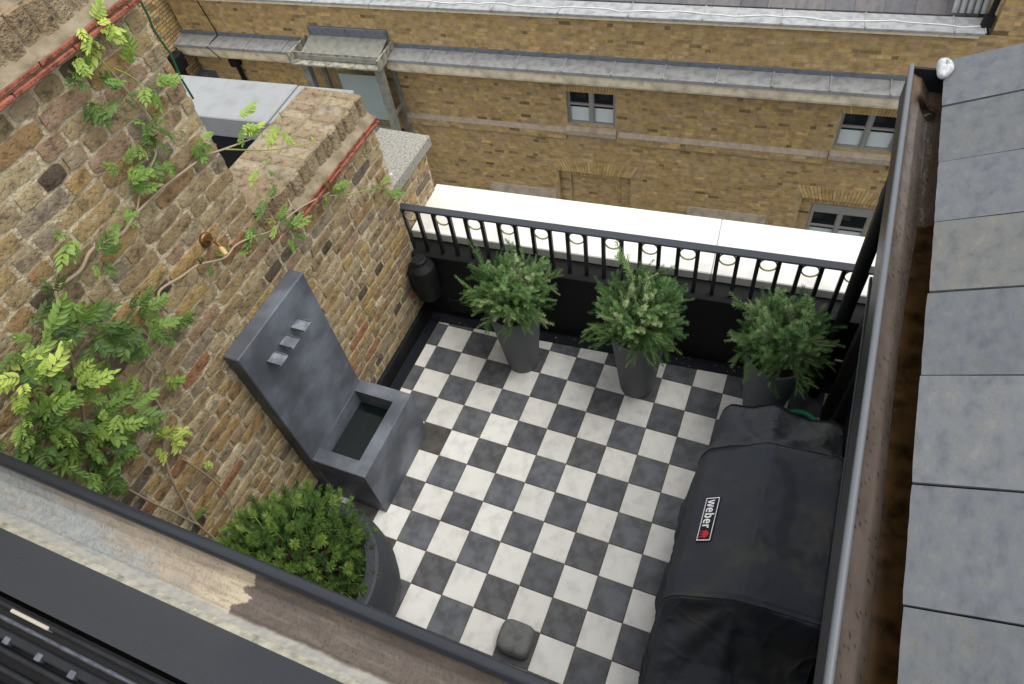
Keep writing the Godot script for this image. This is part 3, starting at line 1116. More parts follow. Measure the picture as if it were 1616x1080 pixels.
	b.box(Vector3(-6.72, -4.98, 0.3), Vector3(-5.66, -3.9, 0.32))
	build("blind", b, mat(c8(176, 190, 186), 0.8), bay)
	b = MB.new()
	b.box(Vector3(-7.1, -7.5, 0.012), Vector3(-5.7, -5.4, 0.03))
	build("doorway", b, M.dark, bay)
	# wing at the far end
	var wing := thing("brick_wing", "brick wing with dark joints, standing at the far end of the building", "building", w.position, SKEW + PI / 2)
	facade_wall(wing, -6.0, 0.5, -8.4, -1.0, -10.75, [], 0.1, 97, 0, mat(c8(60, 52, 46), 0.95))
	b = MB.new()
	b.box(Vector3(-6.0, -14.6, -13.0), Vector3(0.5, -1.0, -10.76))
	build("wing_body", b, M.fmortar, wing)
	b = MB.new()
	b.box(Vector3(-6.0, -4.6, -10.75), Vector3(0.4, -4.3, -10.3)); b.box(Vector3(-6.0, -4.9, -10.75), Vector3(0.4, -4.7, -10.4))
	build("lead_ledge", b, M.lead_dark, wing)
	b = MB.new()
	b.rbox(Vector3(-0.75, -3.9, -10.74), Vector3(-0.45, -3.55, -10.5), 0.02)
	b.tube([Vector3(-0.6, -3.85, -10.62), Vector3(-0.6, -5.5, -10.62)], 0.07, 10)
	build("hopper_and_pipe", b, M.black, wing)
	# thin white cable on the upper coping
	b = MB.new()
	var pts := []
	for k in 60:
		pts.append(Vector3(lerpf(-9.5, 4.9, k / 59.0), -2.443 + 0.004 * sin(k * 1.7), -0.06 + 0.035 * sin(k * 0.9) + 0.02 * sin(k * 2.3)))
	b.tube(pts, 0.009, 5)
	var cb := build("white_cable", b, M.cable)
	cb.transform = w.transform
	tag(cb, "thin white cable lying along the upper coping of the brick building", "cable")



# ---------------------------------------------------------------- gutters, roofs, house walls
func make_gutters_roof() -> void:
	var nz := FastNoiseLite.new()
	nz.seed = 5
	nz.frequency = 9.0
	nz.fractal_octaves = 4
	var fine := FastNoiseLite.new()
	fine.seed = 9
	fine.frequency = 45.0
	fine.fractal_octaves = 3

	# house walls round the terrace
	var b := MB.new()
	b.box(Vector3(-0.19, -0.3, 2.44), Vector3(2.95, 2.1, 2.7))
	var w := build("house_wall", b, M.black)
	tag(w, "black rendered house wall under the near gutter with the dry sediment", "wall", "", "")
	var hw := thing("house_wall", "black house wall behind the covered barbecue, under the wet gutter", "wall")
	b = MB.new()
	b.box(Vector3(2.68, -0.3, -0.3), Vector3(2.95, 2.1, 2.435))
	build("wall", b, M.black, hw)
	b = MB.new()
	for z in [0.12, 0.62, 1.5, 2.3]:
		b.rbox(Vector3(2.63, 0.0, z), Vector3(2.679, 2.05, z + 0.07), 0.004)
	build("door_frame", b, M.bar, hw)
	b = MB.new()
	b.rbox(Vector3(2.595, 0.0, -0.06), Vector3(2.65, 1.9, 0.02), 0.004)
	build("post", b, mat(c8(46, 40, 36), 0.7, T.mot, 2.0), hw)
	var cs := thing("shutter_case", "long black case fixed under the wet gutter along the house wall", "shutter case")
	b = MB.new()
	b.rbox(Vector3(2.43, 1.9, 0.69), Vector3(2.67, 2.06, 2.43), 0.006)
	build("case", b, M.black_rail, cs)
	b = MB.new()
	b.rbox(Vector3(2.42, 1.96, 0.68), Vector3(2.4295, 1.975, 2.43), 0.002); b.rbox(Vector3(2.421, 2.02, 0.68), Vector3(2.4295, 2.03, 2.43), 0.002)
	build("rail", b, M.bar, cs)

	# wet gutter by the slates
	var g := thing("gutter", "wet brown gutter with grey rounded lip, standing water beside the slates", "gutter")
	b = MB.new()
	b.tube([Vector3(2.4265, 2.198, -0.3), Vector3(2.4185, 2.2, 0.8), Vector3(2.412, 2.199, 1.6), Vector3(2.405, 2.2, 2.6)], 0.0105, 14)
	build("lip", b, M.gutter_paint, g)
	b = MB.new()
	b.quad(Vector3(2.424, 2.05, -0.3), Vector3(2.404, 2.05, 2.43), Vector3(2.404, 2.192, 2.43), Vector3(2.424, 2.192, -0.3))
	b.quad(Vector3(2.42, 2.05, 2.43), Vector3(2.43, 2.05, -0.3), Vector3(2.424, 2.05, -0.3), Vector3(2.404, 2.05, 2.43))
	build("gutter_face", b, M.bar, g)
	b = MB.new()
	var chan := func(u, v):
		var z := lerpf(-0.285, 2.6, v)
		var xb := lerpf(2.4335, 2.411, (z + 0.285) / 2.885)
		var x := lerpf(xb, 2.62, u)
		var p := clampf((x - xb) / 0.09, 0.0, 1.0)
		var y := 2.192 - 0.079 * pow(p, 0.55) - 0.035 * clampf((x - 2.475) / 0.05, 0.0, 1.0)
		y += 0.02 * smoothstep(1.25, 0.3, z) * clampf(p * 2.0, 0, 1)
		y += 0.0015 * nz.get_noise_2d(x * 3, z) + 0.0008 * fine.get_noise_2d(x, z)
		var d := Vector2(x - 2.512, (z + 0.135)).length()
		if d < 0.042:
			y -= 0.1 * smoothstep(0.042, 0.03, d)
		return Vector3(x, y, z)
	var chan_col := func(u, v):
		var z := lerpf(-0.285, 2.6, v)
		var x := lerpf(2.426, 2.62, u)
		var n := nz.get_noise_2d(x * 2, z * 0.7) * 0.5 + 0.5
		var c := c8(97, 88, 83).lerp(c8(76, 68, 63), n)
		c = c.lerp(c8(140, 112, 88), 0.8 * smoothstep(0.0, -0.25, z) * n)
		c = c.lerp(c8(72, 58, 46), smoothstep(2.5, 2.56, x + 0.02 * (n - 0.5)) * 0.7)
		if absf(z + 0.135) < 0.1:
			var d := Vector2(x - 2.512, (z + 0.135)).length()
			c = c.lerp(c8(52, 40, 30), smoothstep(0.075, 0.035, d))
		if fine.get_noise_2d(x * 1.3, z * 1.3) > 0.5:
			c = c.darkened(0.4)
		return c.srgb_to_linear()
	b.grid(40, 420, chan, chan_col, true)
	build("channel", b, M.wet, g)
	b = MB.new()
	b.box(Vector3(2.43, 2.06, -0.3), Vector3(2.62, 2.196, -0.286))
	build("stop_end", b, M.black, g)
	b = MB.new()
	b.quad(Vector3(2.44, 2.0955, 2.6), Vector3(2.62, 2.0955, 2.6), Vector3(2.62, 2.0955, 0.3), Vector3(2.44, 2.0955, 0.3))
	build("standing_water", b, M.pond, g)
	b = MB.new()
	for k in 16:
		b.xf = Transform3D(Basis.from_euler(Vector3(rr(-1, 1), rr(-3, 3), rr(-1, 1))), Vector3(2.512 + rr(-0.025, 0.025), 2.075 + rr(-0.01, 0.02), -0.135 + rr(-0.025, 0.025)))
		b.quad(Vector3(-0.012, 0, 0), Vector3(0, 0, 0.006), Vector3(0.014, 0.002, 0), Vector3(0, 0, -0.006))
	stuff(build("leaf_litter", b, mat(c8(128, 112, 88), 0.9), g))
	b = MB.new()
	b.grid(20, 14, func(u, v):
		var a : float = TAU * u
		var e : float = PI * (v - 0.5)
		var r := 1.0 + 0.14 * sin(a * 3 + 1.0) * cos(e * 2)
		return Vector3(2.538 + 0.03 * r * cos(a) * cos(e), 2.222 + 0.028 * r * sin(e), -0.262 - 0.06 * r * sin(a) * cos(e)))
	var lump := build("white_bung", b, M.plastic)
	tag(lump, "crumpled white lump tucked at the far end of the wet gutter", "bung")

	# gutter with dried sediment, nearest to the camera
	g = thing("gutter", "gutter with black rounded lip and pale dried sediment, next to the dark flashing", "gutter")
	b = MB.new()
	b.tube([Vector3(-0.18, 2.2, 2.358), Vector3(0.6, 2.201, 2.363), Vector3(1.4, 2.199, 2.369), Vector3(2.42, 2.2, 2.376)], 0.0185, 14)
	b.box(Vector3(-0.18, 2.06, 2.352), Vector3(2.42, 2.19, 2.36))
	build("lip", b, M.gutter_black, g)
	b = MB.new()
	var prof := [Vector2(2.374, 2.2), Vector2(2.386, 2.158), Vector2(2.408, 2.135), Vector2(2.44, 2.128), Vector2(2.475, 2.136), Vector2(2.5, 2.16), Vector2(2.53, 2.192)]
	var ch2 := func(u, v):
		var x := lerpf(-0.19, 2.66, u)
		var f: float = v * 6.0
		var k := mini(int(f), 5)
		var p: Vector2 = prof[k].lerp(prof[k + 1], f - k)
		var y := p.y + 0.0012 * fine.get_noise_2d(x, p.x) + 0.003 * nz.get_noise_2d(x, p.x)
		var lim := 0.985 + 0.05 * nz.get_noise_2d(0.3, p.x * 2.2) + 0.025 * nz.get_noise_2d(x, p.x * 3)
		if x < lim and v < 0.72:
			y += 0.004
		return Vector3(x, y, p.x)
	var ch2c := func(u, v):
		var x := lerpf(-0.19, 2.66, u)
		var f: float = v * 6.0
		var k := mini(int(f), 5)
		var p: Vector2 = prof[k].lerp(prof[k + 1], f - k)
		var n := nz.get_noise_2d(x * 0.8, p.x * 2) * 0.5 + 0.5
		var q := fine.get_noise_2d(x * 0.6, p.x * 0.9) * 0.5 + 0.5
		var lim := 0.985 + 0.05 * nz.get_noise_2d(0.3, p.x * 2.2) + 0.025 * nz.get_noise_2d(x, p.x * 3)
		var c := c8(108, 98, 92).lerp(c8(90, 82, 77), n)
		if x < lim:
			c = c8(176, 163, 147).lerp(c8(158, 145, 130), q)
			c = c.lerp(c8(196, 184, 160), smoothstep(0.16, 0.02, lim - x) * 0.8)
			var blue := smoothstep(0.75, 0.35, x + 0.35 * (n - 0.5) + (0.45 - v) * 0.8)
			c = c.lerp(c8(132, 138, 143).lerp(c8(158, 161, 161), q), blue * 0.95)
		var fl := fine.get_noise_2d(x * 2.6 + 7.0, p.x * 2.6)
		if fl > 0.42:
			c = c.darkened(0.22)
		c = c.lerp(c8(134, 118, 102), 0.4 * smoothstep(0.1, 0.45, nz.get_noise_2d(x * 0.5 + 4.0, p.x * 6.0)))
		if v > 0.7:
			c = c.lerp(c8(150, 152, 154).lerp(c8(186, 180, 166), q), smoothstep(0.7, 0.78, v + (n - 0.5) * 0.12))
		return c.srgb_to_linear()
	b.grid(1400, 64, ch2, ch2c, true)
	build("channel", b, M.stain, g)
	b = MB.new()
	b.grid(160, 3, func(u, v): return Vector3(lerpf(-0.19, 2.66, u), 2.186 + 0.018 * v + 0.002 * fine.get_noise_2d(u * 4, v), lerpf(2.512 + 0.004 * nz.get_noise_2d(u * 5, 3.0), 2.534, v)), null, true)
	build("mortar_strip", b, M.strip, g)

	b = MB.new()
	b.grid(60, 12, func(u, v): return Vector3(lerpf(-0.25, 2.9, u), lerpf(2.203, 2.44, v) + 0.0015 * nz.get_noise_2d(u * 3, v), lerpf(2.53, 2.662, v)), null, true)
	b.box(Vector3(-0.25, 2.11, 2.545), Vector3(2.9, 2.198, 2.66))
	var ap := build("flashing", b, M.membrane)
	tag(ap, "broad dark grey roofing flashing sloping down to the near gutter", "flashing")

	# window frame at the camera's feet
	var tr := thing("window_track", "dark ribbed bottom track of a sliding window with chalky scuff marks", "window track")
	b = MB.new()
	b.box(Vector3(-0.3, 2.30, 2.672), Vector3(2.9, 2.425, 3.05))
	build("sill", b, M.rub, tr)
	var zs := [2.676, 2.722, 2.752, 2.782, 2.81, 2.84, 2.875, 2.91]
	for k in zs.size():
		b = MB.new()
		b.rbox(Vector3(-0.3, 2.42, zs[k]), Vector3(2.9, 2.452 if k else 2.445, zs[k] + (0.012 if k != 1 else 0.02)), 0.003)
		build("rail", b, M.track, tr)
	b = MB.new()
	b.rbox(Vector3(-0.3, 2.425, 2.702), Vector3(2.9, 2.4335, 2.711), 0.003)
	build("scuffed_rail", b, M.scuff, tr)
	b = MB.new()
	b.rbox(Vector3(0.66, 2.425, 2.682), Vector3(0.78, 2.449, 2.69), 0.002)
	build("pale_clip", b, mat(c8(168, 160, 148), 0.8), tr)
	for k in 5:
		b = MB.new()
		var cx := 0.6 + 0.1 * k
		b.rbox(Vector3(cx, 2.43, 2.732), Vector3(cx + 0.018, 2.4545, 2.7475), 0.002)
		build("clip", b, M.scuff, tr)

	# slates
	var rf := thing("slate_roof", "roof of large blue grey slates sloping down to the wet gutter", "roof")
	b = MB.new()
	var sl := Vector3(0.9114, 0.4115, 0)
	var up := Vector3(-0.4115, 0.9114, 0)
	var o := Vector3(2.545, 2.2, 0)
	b.xf = Transform3D(Basis(sl, up, Vector3(0, 0, 1)), o)
	b.box(Vector3(0.03, -0.1, -0.29), Vector3(2.6, -0.022, 2.75))
	b.box(Vector3(0.35, -0.6, -0.27), Vector3(2.4, -0.1, 2.75))
	build("roof_deck", b, M.dark, rf)
	var js := [-0.345, -0.035, 0.3, 0.615, 0.93, 1.25, 1.597, 1.918, 2.24, 2.58]
	for row in 5:
		for k in js.size() - 1:
			var z0: float = js[k] + (0.15 if row % 2 else 0.0)
			var z1: float = js[k + 1] + (0.15 if row % 2 else 0.0)
			if z1 > 2.75:
				continue
			var s0 := row * 0.33 + (rr(-0.004, 0.004) if row == 0 else 0.0)
			var lift := 0.0 + row * 0.001
			b = MB.new()
			var e0 := rr(-0.004, 0.004)
			var nu := 10
			var cut := []
			for q in nu + 1:
				cut.append(s0 + e0 + rr(-0.0007, 0.0007) + (0.0012 if (q == 0 or q == nu) else 0.0))
			var lf := 0.010 * (1.0 if row else 0.35) + rr(-0.003, 0.003)
			var top := func(u, v):
				var s := lerpf(cut[roundi(u * nu)], s0 + 0.52, v)
				return o + sl * s + up * (lf * (1.0 - v) + 0.0009 * fine.get_noise_2d(u * 3 + k, v * 2 + row) + rr(0, 0.0002)) + Vector3(0, 0, lerpf(z1 - 0.003, z0 + 0.003, u))
			b.grid(nu, 8, top)
			for q in nu:
				var p0: Vector3 = top.call(float(q) / nu, 0.0)
				var p1: Vector3 = top.call(float(q + 1) / nu, 0.0)
				b.quad(p0 - up * 0.009, p1 - up * 0.009, p1, p0)
			for q in [0.0, 1.0]:
				var p0: Vector3 = top.call(q, 0.0)
				var p1: Vector3 = top.call(q, 1.0)
				if q > 0.5:
					b.quad(p0 - up * 0.009, p1 - up * 0.009, p1, p0)
				else:
					b.quad(p1 - up * 0.009, p0 - up * 0.009, p0, p1)
			build("slate", b, M.slate[(k * 5 + row * 3) % 6], rf)


# ---------------------------------------------------------------- fountain
func make_fountain() -> void:
	var f := thing("wall_fountain", "dark grey zinc wall fountain with tall back slab, three spouts and water trough", "fountain", Vector3(-0.1, 0, 1.17))
	var o := -f.position
	var b := MB.new()
	b.xf.origin = o
	b.rbox(Vector3(-0.189, 0.0, 0.885), Vector3(-0.1, 1.475, 1.465), 0.005)
	build("back_slab", b, M.zinc, f)
	b = MB.new()
	b.xf.origin = o
	var x0 := -0.098
	var x1 := 0.258
	var z0 := 0.873
	var z1 := 1.462
	var ix0 := -0.094
	var ix1 := 0.176
	var iz0 := 0.96
	var iz1 := 1.377
	var h := 0.48
	var r := 0.004
	b.quad(Vector3(x1, 0, z1), Vector3(x1, 0, z0), Vector3(x1, h - r, z0), Vector3(x1, h - r, z1))
	b.quad(Vector3(x0, 0, z1), Vector3(x1, 0, z1), Vector3(x1, h - r, z1), Vector3(x0, h - r, z1))
	b.quad(Vector3(x1, 0, z0), Vector3(x0, 0, z0), Vector3(x0, h - r, z0), Vector3(x1, h - r, z0))
	b.quad(Vector3(x1, h - r, z1), Vector3(x1, h - r, z0), Vector3(x1 - r, h, z0 + r), Vector3(x1 - r, h, z1 - r))
	b.quad(Vector3(x0, h - r, z1), Vector3(x1, h - r, z1), Vector3(x1 - r, h, z1 - r), Vector3(x0, h, z1 - r))
	b.quad(Vector3(x1, h - r, z0), Vector3(x0, h - r, z0), Vector3(x0, h, z0 + r), Vector3(x1 - r, h, z0 + r))
	b.quad(Vector3(ix1, h, iz1), Vector3(x1 - r, h, z1 - r), Vector3(x1 - r, h, z0 + r), Vector3(ix1, h, iz0))
	b.quad(Vector3(x0, h, z1 - r), Vector3(x1 - r, h, z1 - r), Vector3(ix1, h, iz1), Vector3(x0, h, iz1))
	b.quad(Vector3(x0, h, iz0), Vector3(ix1, h, iz0), Vector3(x1 - r, h, z0 + r), Vector3(x0, h, z0 + r))
	b.quad(Vector3(ix0, h, iz1), Vector3(ix0, h, iz0), Vector3(x0, h, iz0), Vector3(x0, h, iz1))
	b.quad(Vector3(ix1, 0.05, iz0), Vector3(ix1, 0.05, iz1), Vector3(ix1, h, iz1), Vector3(ix1, h, iz0))
	b.quad(Vector3(ix0, 0.05, iz1), Vector3(ix0, 0.05, iz0), Vector3(ix0, h, iz0), Vector3(ix0, h, iz1))
	b.quad(Vector3(ix1, 0.05, iz1), Vector3(ix0, 0.05, iz1), Vector3(ix0, h, iz1), Vector3(ix1, h, iz1))
	b.quad(Vector3(ix0, 0.05, iz0), Vector3(ix1, 0.05, iz0), Vector3(ix1, h, iz0), Vector3(ix0, h, iz0))
	build("trough", b, M.zinc, f)
	b = MB.new()
	b.xf.origin = o
	b.quad(Vector3(ix0 + 0.001, 0.35, iz1 - 0.001), Vector3(ix1 - 0.001, 0.35, iz1 - 0.001), Vector3(ix1 - 0.001, 0.35, iz0 + 0.001), Vector3(ix0 + 0.001, 0.35, iz0 + 0.001))
	build("water", b, M.water, f)
	var pale := mat(c8(150, 156, 168), 0.45, T.zinc, 3.0)
	for z in [1.088, 1.2, 1.31]:
		b = MB.new()
		b.xf.origin = o
		b.rbox(Vector3(-0.099, 1.296, z - 0.034), Vector3(-0.014, 1.303, z + 0.034), 0.001)
		b.rbox(Vector3(-0.099, 1.3035, z - 0.034), Vector3(-0.016, 1.311, z - 0.031), 0.001)
		b.rbox(Vector3(-0.099, 1.3035, z + 0.031), Vector3(-0.016, 1.311, z + 0.034), 0.001)
		build("spout", b, pale, f)


# ---------------------------------------------------------------- planters and plants
func needle(b: MB, at: Vector3, dir: Vector3, side: Vector3, l: float, w: float) -> void:
	var s := side * w
	var m := at + dir * l * 0.5
	var n := side.cross(dir).normalized()
	b.tri_n(at - s * 0.6, m + s, m - s, n, n, n)
	b.tri_n(m - s, m + s, at + dir * l, n, n, n)


func shoot_on(b: MB, r: RandomNumberGenerator, p: Vector3, d0: Vector3, l: float, bend: Vector3, nl: float) -> Array:
	var step := 0.0058
	var n := int(l / step)
	var d := d0
	var pts := [p]
	for i in n:
		var t := float(i) / n
		d = (d + bend / n).normalized()
		p += d * step
		pts.append(p)
		var side := d.cross(Vector3(0.2, 0.1, 1)).normalized()
		var oth := d.cross(side)
		for k in 3:
			var an := TAU * k / 3 + i * 1.1 + r.randf_range(-0.4, 0.4)
			var out := side * cos(an) + oth * sin(an)
			var nd := (d * r.randf_range(0.35, 0.9) + out).normalized()
			var ll := nl * r.randf_range(0.7, 1.15) * (1.0 - 0.5 * smoothstep(0.75, 1.0, t))
			needle(b, p, nd, nd.cross(d).normalized(), ll, 0.0019)
	b.tube([pts[0], pts[n / 2], pts[n]], [0.0022, 0.0017, 0.001], 4)
	return pts


func sprig_mesh(l: float, bend: float, sd: int, nl: float) -> ArrayMesh:
	var r := RandomNumberGenerator.new()
	r.seed = sd
	var b := MB.new()
	var main := shoot_on(b, r, Vector3.ZERO, Vector3(r.randf_range(-0.15, 0.15), 1, r.randf_range(-0.15, 0.15)).normalized(), l, Vector3(bend, -0.25 * bend, r.randf_range(-0.5, 0.5)), nl)
	for k in r.randi_range(3, 5):
		var at := int(main.size() * r.randf_range(0.15, 0.8))
		var dd: Vector3 = (main[mini(at + 1, main.size() - 1)] - main[maxi(at - 1, 0)]).normalized()
		var o := Vector3(r.randf_range(-1, 1), r.randf_range(-0.4, 0.8), r.randf_range(-1, 1)).normalized()
		shoot_on(b, r, main[at], (dd + o * 0.95).normalized(), r.randf_range(0.05, 0.11), dd * 0.7 + Vector3(0, r.randf_range(-0.7, 0.9), 0), nl * 0.9)
	return b.mesh()


func pine_mesh(sd: int) -> ArrayMesh:
	var r := RandomNumberGenerator.new()
	r.seed = sd
	var b := MB.new()
	for i in 78:
		var t := r.randf()
		var at := Vector3(0, t * 0.05, 0)
		var an := r.randf() * TAU
		var spread := lerpf(1.15, 0.3, t * t) * r.randf_range(0.7, 1.2)
		var d := Vector3(sin(spread) * cos(an), cos(spread), sin(spread) * sin(an))
		needle(b, at, d, d.cross(Vector3(0.3, 1, 0.2)).normalized(), r.randf_range(0.028, 0.042), 0.0014)
	b.tube([Vector3(0, -0.06, 0), Vector3(0, 0.05, 0)], [0.004, 0.002], 4)
	return b.mesh()


func make_pots() -> void:
	# three tall tapered planters
	var group := "tall tapered planters along the parapet"
	var p := thing("tall_planter", "tall tapered grey planter nearest the fountain, along the parapet", "planter", Vector3(0.655, 0, 0.14), 0, group)
	var b := MB.new()
	b.lathe([Vector2(0.0, 0.0), Vector2(0.1, 0.0), Vector2(0.107, 0.006), Vector2(0.128, 0.2), Vector2(0.15, 0.4), Vector2(0.168, 0.575), Vector2(0.17, 0.588), Vector2(0.166, 0.594), Vector2(0.158, 0.594), Vector2(0.154, 0.588), Vector2(0.15, 0.52)], 48)
	build("pot", b, M.pot, p)
	b = MB.new()
	b.grid(14, 14, func(u, v): return Vector3(0.152 * (u * 2 - 1) * sqrt(1 - 0.5 * pow(v * 2 - 1, 2)), 0.535 + 0.02 * sin(u * 9) * cos(v * 8), -0.152 * (v * 2 - 1) * sqrt(1 - 0.5 * pow(u * 2 - 1, 2))))
	build("soil", b, M.soil, p)
	var spots := [Vector3(1.455, 0, 0.1), Vector3(2.245, 0, 0.055)]
	var lab := ["tall tapered grey planter in the middle of the row along the parapet", "tall tapered grey planter behind the covered barbecue, beside the downpipe"]
	for k in 2:
		var q: Node3D = p.duplicate()
		q.name = "tall_planter"
		add_child(q, true)
		q.position = spots[k]
		q.rotation.y = 1.0 + k
		q.scale = Vector3.ONE * (1.02 + 0.01 * k)
		q.set_meta("label", lab[k])

	var sprigs := []
	for k in 8:
		sprigs.append(sprig_mesh([0.19, 0.2, 0.22, 0.22, 0.2, 0.22, 0.22, 0.16][k], [0.25, 0.7, -0.4, 0.9, 1.6, 2.0, 0.3, 1.3][k], 300 + k, 0.024))
	var base := [Vector3(0.655, 0.57, 0.14), Vector3(1.455, 0.575, 0.1), Vector3(2.245, 0.6, 0.055)]
	var rl := ["bushy rosemary spilling over the planter nearest the fountain", "bushy rosemary spilling over the middle planter of the row", "bushy rosemary spilling over the planter beside the downpipe"]
	for k in 3:
		var s := thing("rosemary", rl[k], "rosemary", base[k], 0, "rosemary bushes in the tall planters")
		for i in 165:
			var az := i * 2.39996 + rr(-0.5, 0.5)
			var t := float(i) / 165
			var up := t < 0.45
			var mid := t < 0.8
			var me: ArrayMesh = sprigs[[0, 2, 6, 1][rng.randi() % 4]] if up else (sprigs[[1, 3, 2, 7][rng.randi() % 4]] if mid else sprigs[[4, 5, 3][rng.randi() % 3]])
			var lean := rr(-0.2, 0.6) if up else (rr(0.3, 1.0) if mid else rr(0.85, 1.3))
			var st := Vector3(cos(az), 0, -sin(az)) * (0.15 * sqrt(rng.randf()) if up else rr(0.06, 0.16))
			st.y = rr(0.02, 0.24) if up else (rr(0.04, 0.22) if mid else rr(0.05, 0.15))
			var bas := Basis(Vector3.UP, az + rr(-0.7, 0.7)) * Basis(Vector3(0, 0, 1), -lean) * Basis(Vector3.UP, rr(-1.0, 1.0))
			var sc: float = rr(0.76, 1.06) * [0.95, 1.04, 1.0][k]
			if i == 7 * (k + 1) or i == 20 + k or i == 31:
				sc *= 1.35
				st.y += 0.08
			var q := rng.randf()
			obj("sprig", me, M.rosemary[0 if q < 0.36 else (1 if q < 0.64 else (2 if q < 0.9 else 3))], s, Transform3D(bas.scaled(Vector3.ONE * sc), st))

	# wide round planter with dwarf pine
	p = thing("round_planter", "wide round dark planter holding a dwarf pine, beside the fountain", "planter", Vector3(0.21, 0, 2.06))
	b = MB.new()
	b.lathe([Vector2(0.0, 0.0), Vector2(0.38, 0.0), Vector2(0.395, 0.01), Vector2(0.438, 0.12), Vector2(0.455, 0.24), Vector2(0.45, 0.36), Vector2(0.432, 0.46), Vector2(0.415, 0.498), Vector2(0.4, 0.503), Vector2(0.352, 0.503), Vector2(0.343, 0.495), Vector2(0.34, 0.4)], 72)
	build("pot", b, M.pot_big, p)
	b = MB.new()
	b.lathe([Vector2(0.345, 0.42), Vector2(0.2, 0.45), Vector2(0.0, 0.46)], 40)
	build("soil", b, M.soil, p)
	var pine := thing("dwarf_pine", "low bushy green dwarf pine in the wide round planter", "pine", Vector3(0.17, 0.44, 2.03))
	var pm := []
	for k in 6:
		pm.append(pine_mesh(400 + k))
	var lob := FastNoiseLite.new()
	lob.seed = 12
	lob.frequency = 2.6
	b = MB.new()
	for i in 26:
		var az := i * 2.4
		var e := rr(0.15, 1.4)
		var d := Vector3(cos(az) * cos(e), sin(e), sin(az) * cos(e))
		b.tube([Vector3(0, -0.05, 0), d * 0.16 + Vector3(0, 0.02, 0), d * 0.3], [0.012, 0.008, 0.004], 5)
	build("branches", b, M.twig, pine)
	for layer in 2:
		var cnt := 290 if layer == 0 else 190
		var inner := []
		for i in cnt:
			var y := 1.0 - float(i) / cnt * 1.12
			var rad := sqrt(maxf(0, 1 - y * y))
			var az := i * 2.39996 + layer
			var d := Vector3(cos(az) * rad, y, sin(az) * rad)
			var r := 1.0 + 0.3 * lob.get_noise_3dv(d * 1.3) + rr(-0.05, 0.05)
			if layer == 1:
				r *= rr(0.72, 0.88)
			var at := Vector3(d.x * 0.35 * r, 0.02 + d.y * 0.36 * r, d.z * 0.35 * r)
			var dir := (d + Vector3(rr(-0.4, 0.4), 0.35 + rr(-0.3, 0.3), rr(-0.4, 0.4))).normalized()
			var ax := dir.cross(Vector3(0.31, 0.2, 0.9)).normalized()
			var bas := Basis(ax, dir, ax.cross(dir)).scaled(Vector3.ONE * rr(0.85, 1.2))
			var xf := Transform3D(bas, at)
			var me: ArrayMesh = pm[rng.randi() % 6]
			if layer == 0:
				var q := rng.randf()
				obj("shoot", me, M.pine[0 if q < 0.4 else (1 if q < 0.72 else (2 if q < 0.86 else 3))], pine, xf)
			else:
				inner.append([me, xf])
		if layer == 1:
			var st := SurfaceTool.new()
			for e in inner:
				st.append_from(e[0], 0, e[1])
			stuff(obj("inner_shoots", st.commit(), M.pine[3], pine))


# ---------------------------------------------------------------- covered barbecue
var lid_prof := [Vector2(1.955, 0.05), Vector2(1.968, 0.45), Vector2(1.99, 0.8), Vector2(2.025, 0.895), Vector2(2.25, 1.1), Vector2(2.29, 1.115), Vector2(2.55, 1.135), Vector2(2.61, 1.1), Vector2(2.63, 0.5), Vector2(2.635, 0.05)]
var shelf_prof := [Vector2(1.965, 0.05), Vector2(1.975, 0.4), Vector2(2.0, 0.74), Vector2(2.05, 0.83), Vector2(2.24, 0.9), Vector2(2.29, 0.905), Vector2(2.53, 0.9), Vector2(2.6, 0.85), Vector2(2.62, 0.4), Vector2(2.625, 0.05)]
# z, share of lid, height share
var stations := [[0.6, 0.0, 0.05], [0.603, 0.0, 0.5], [0.606, 0.0, 0.985], [0.635, 0.0, 1.0], [0.8, 0.3, 1.0], [0.93, 0.93, 1.0], [0.955, 1.0, 1.0], [1.3, 1.0, 1.0], [1.63, 1.0, 1.0], [1.66, 0.94, 1.0], [1.74, 0.35, 0.98], [1.86, 0.0, 0.93], [2.03, 0.0, 0.9], [2.09, 0.0, 0.8], [2.11, 0.0, 0.45], [2.12, 0.0, 0.05]]
var cloth_noise := FastNoiseLite.new()


func poly_at(p: Array, u: float) -> Vector2:
	var f := clampf(u, 0, 1) * (p.size() - 1)
	var k := mini(int(f), p.size() - 2)
	return p[k].lerp(p[k + 1], f - k)


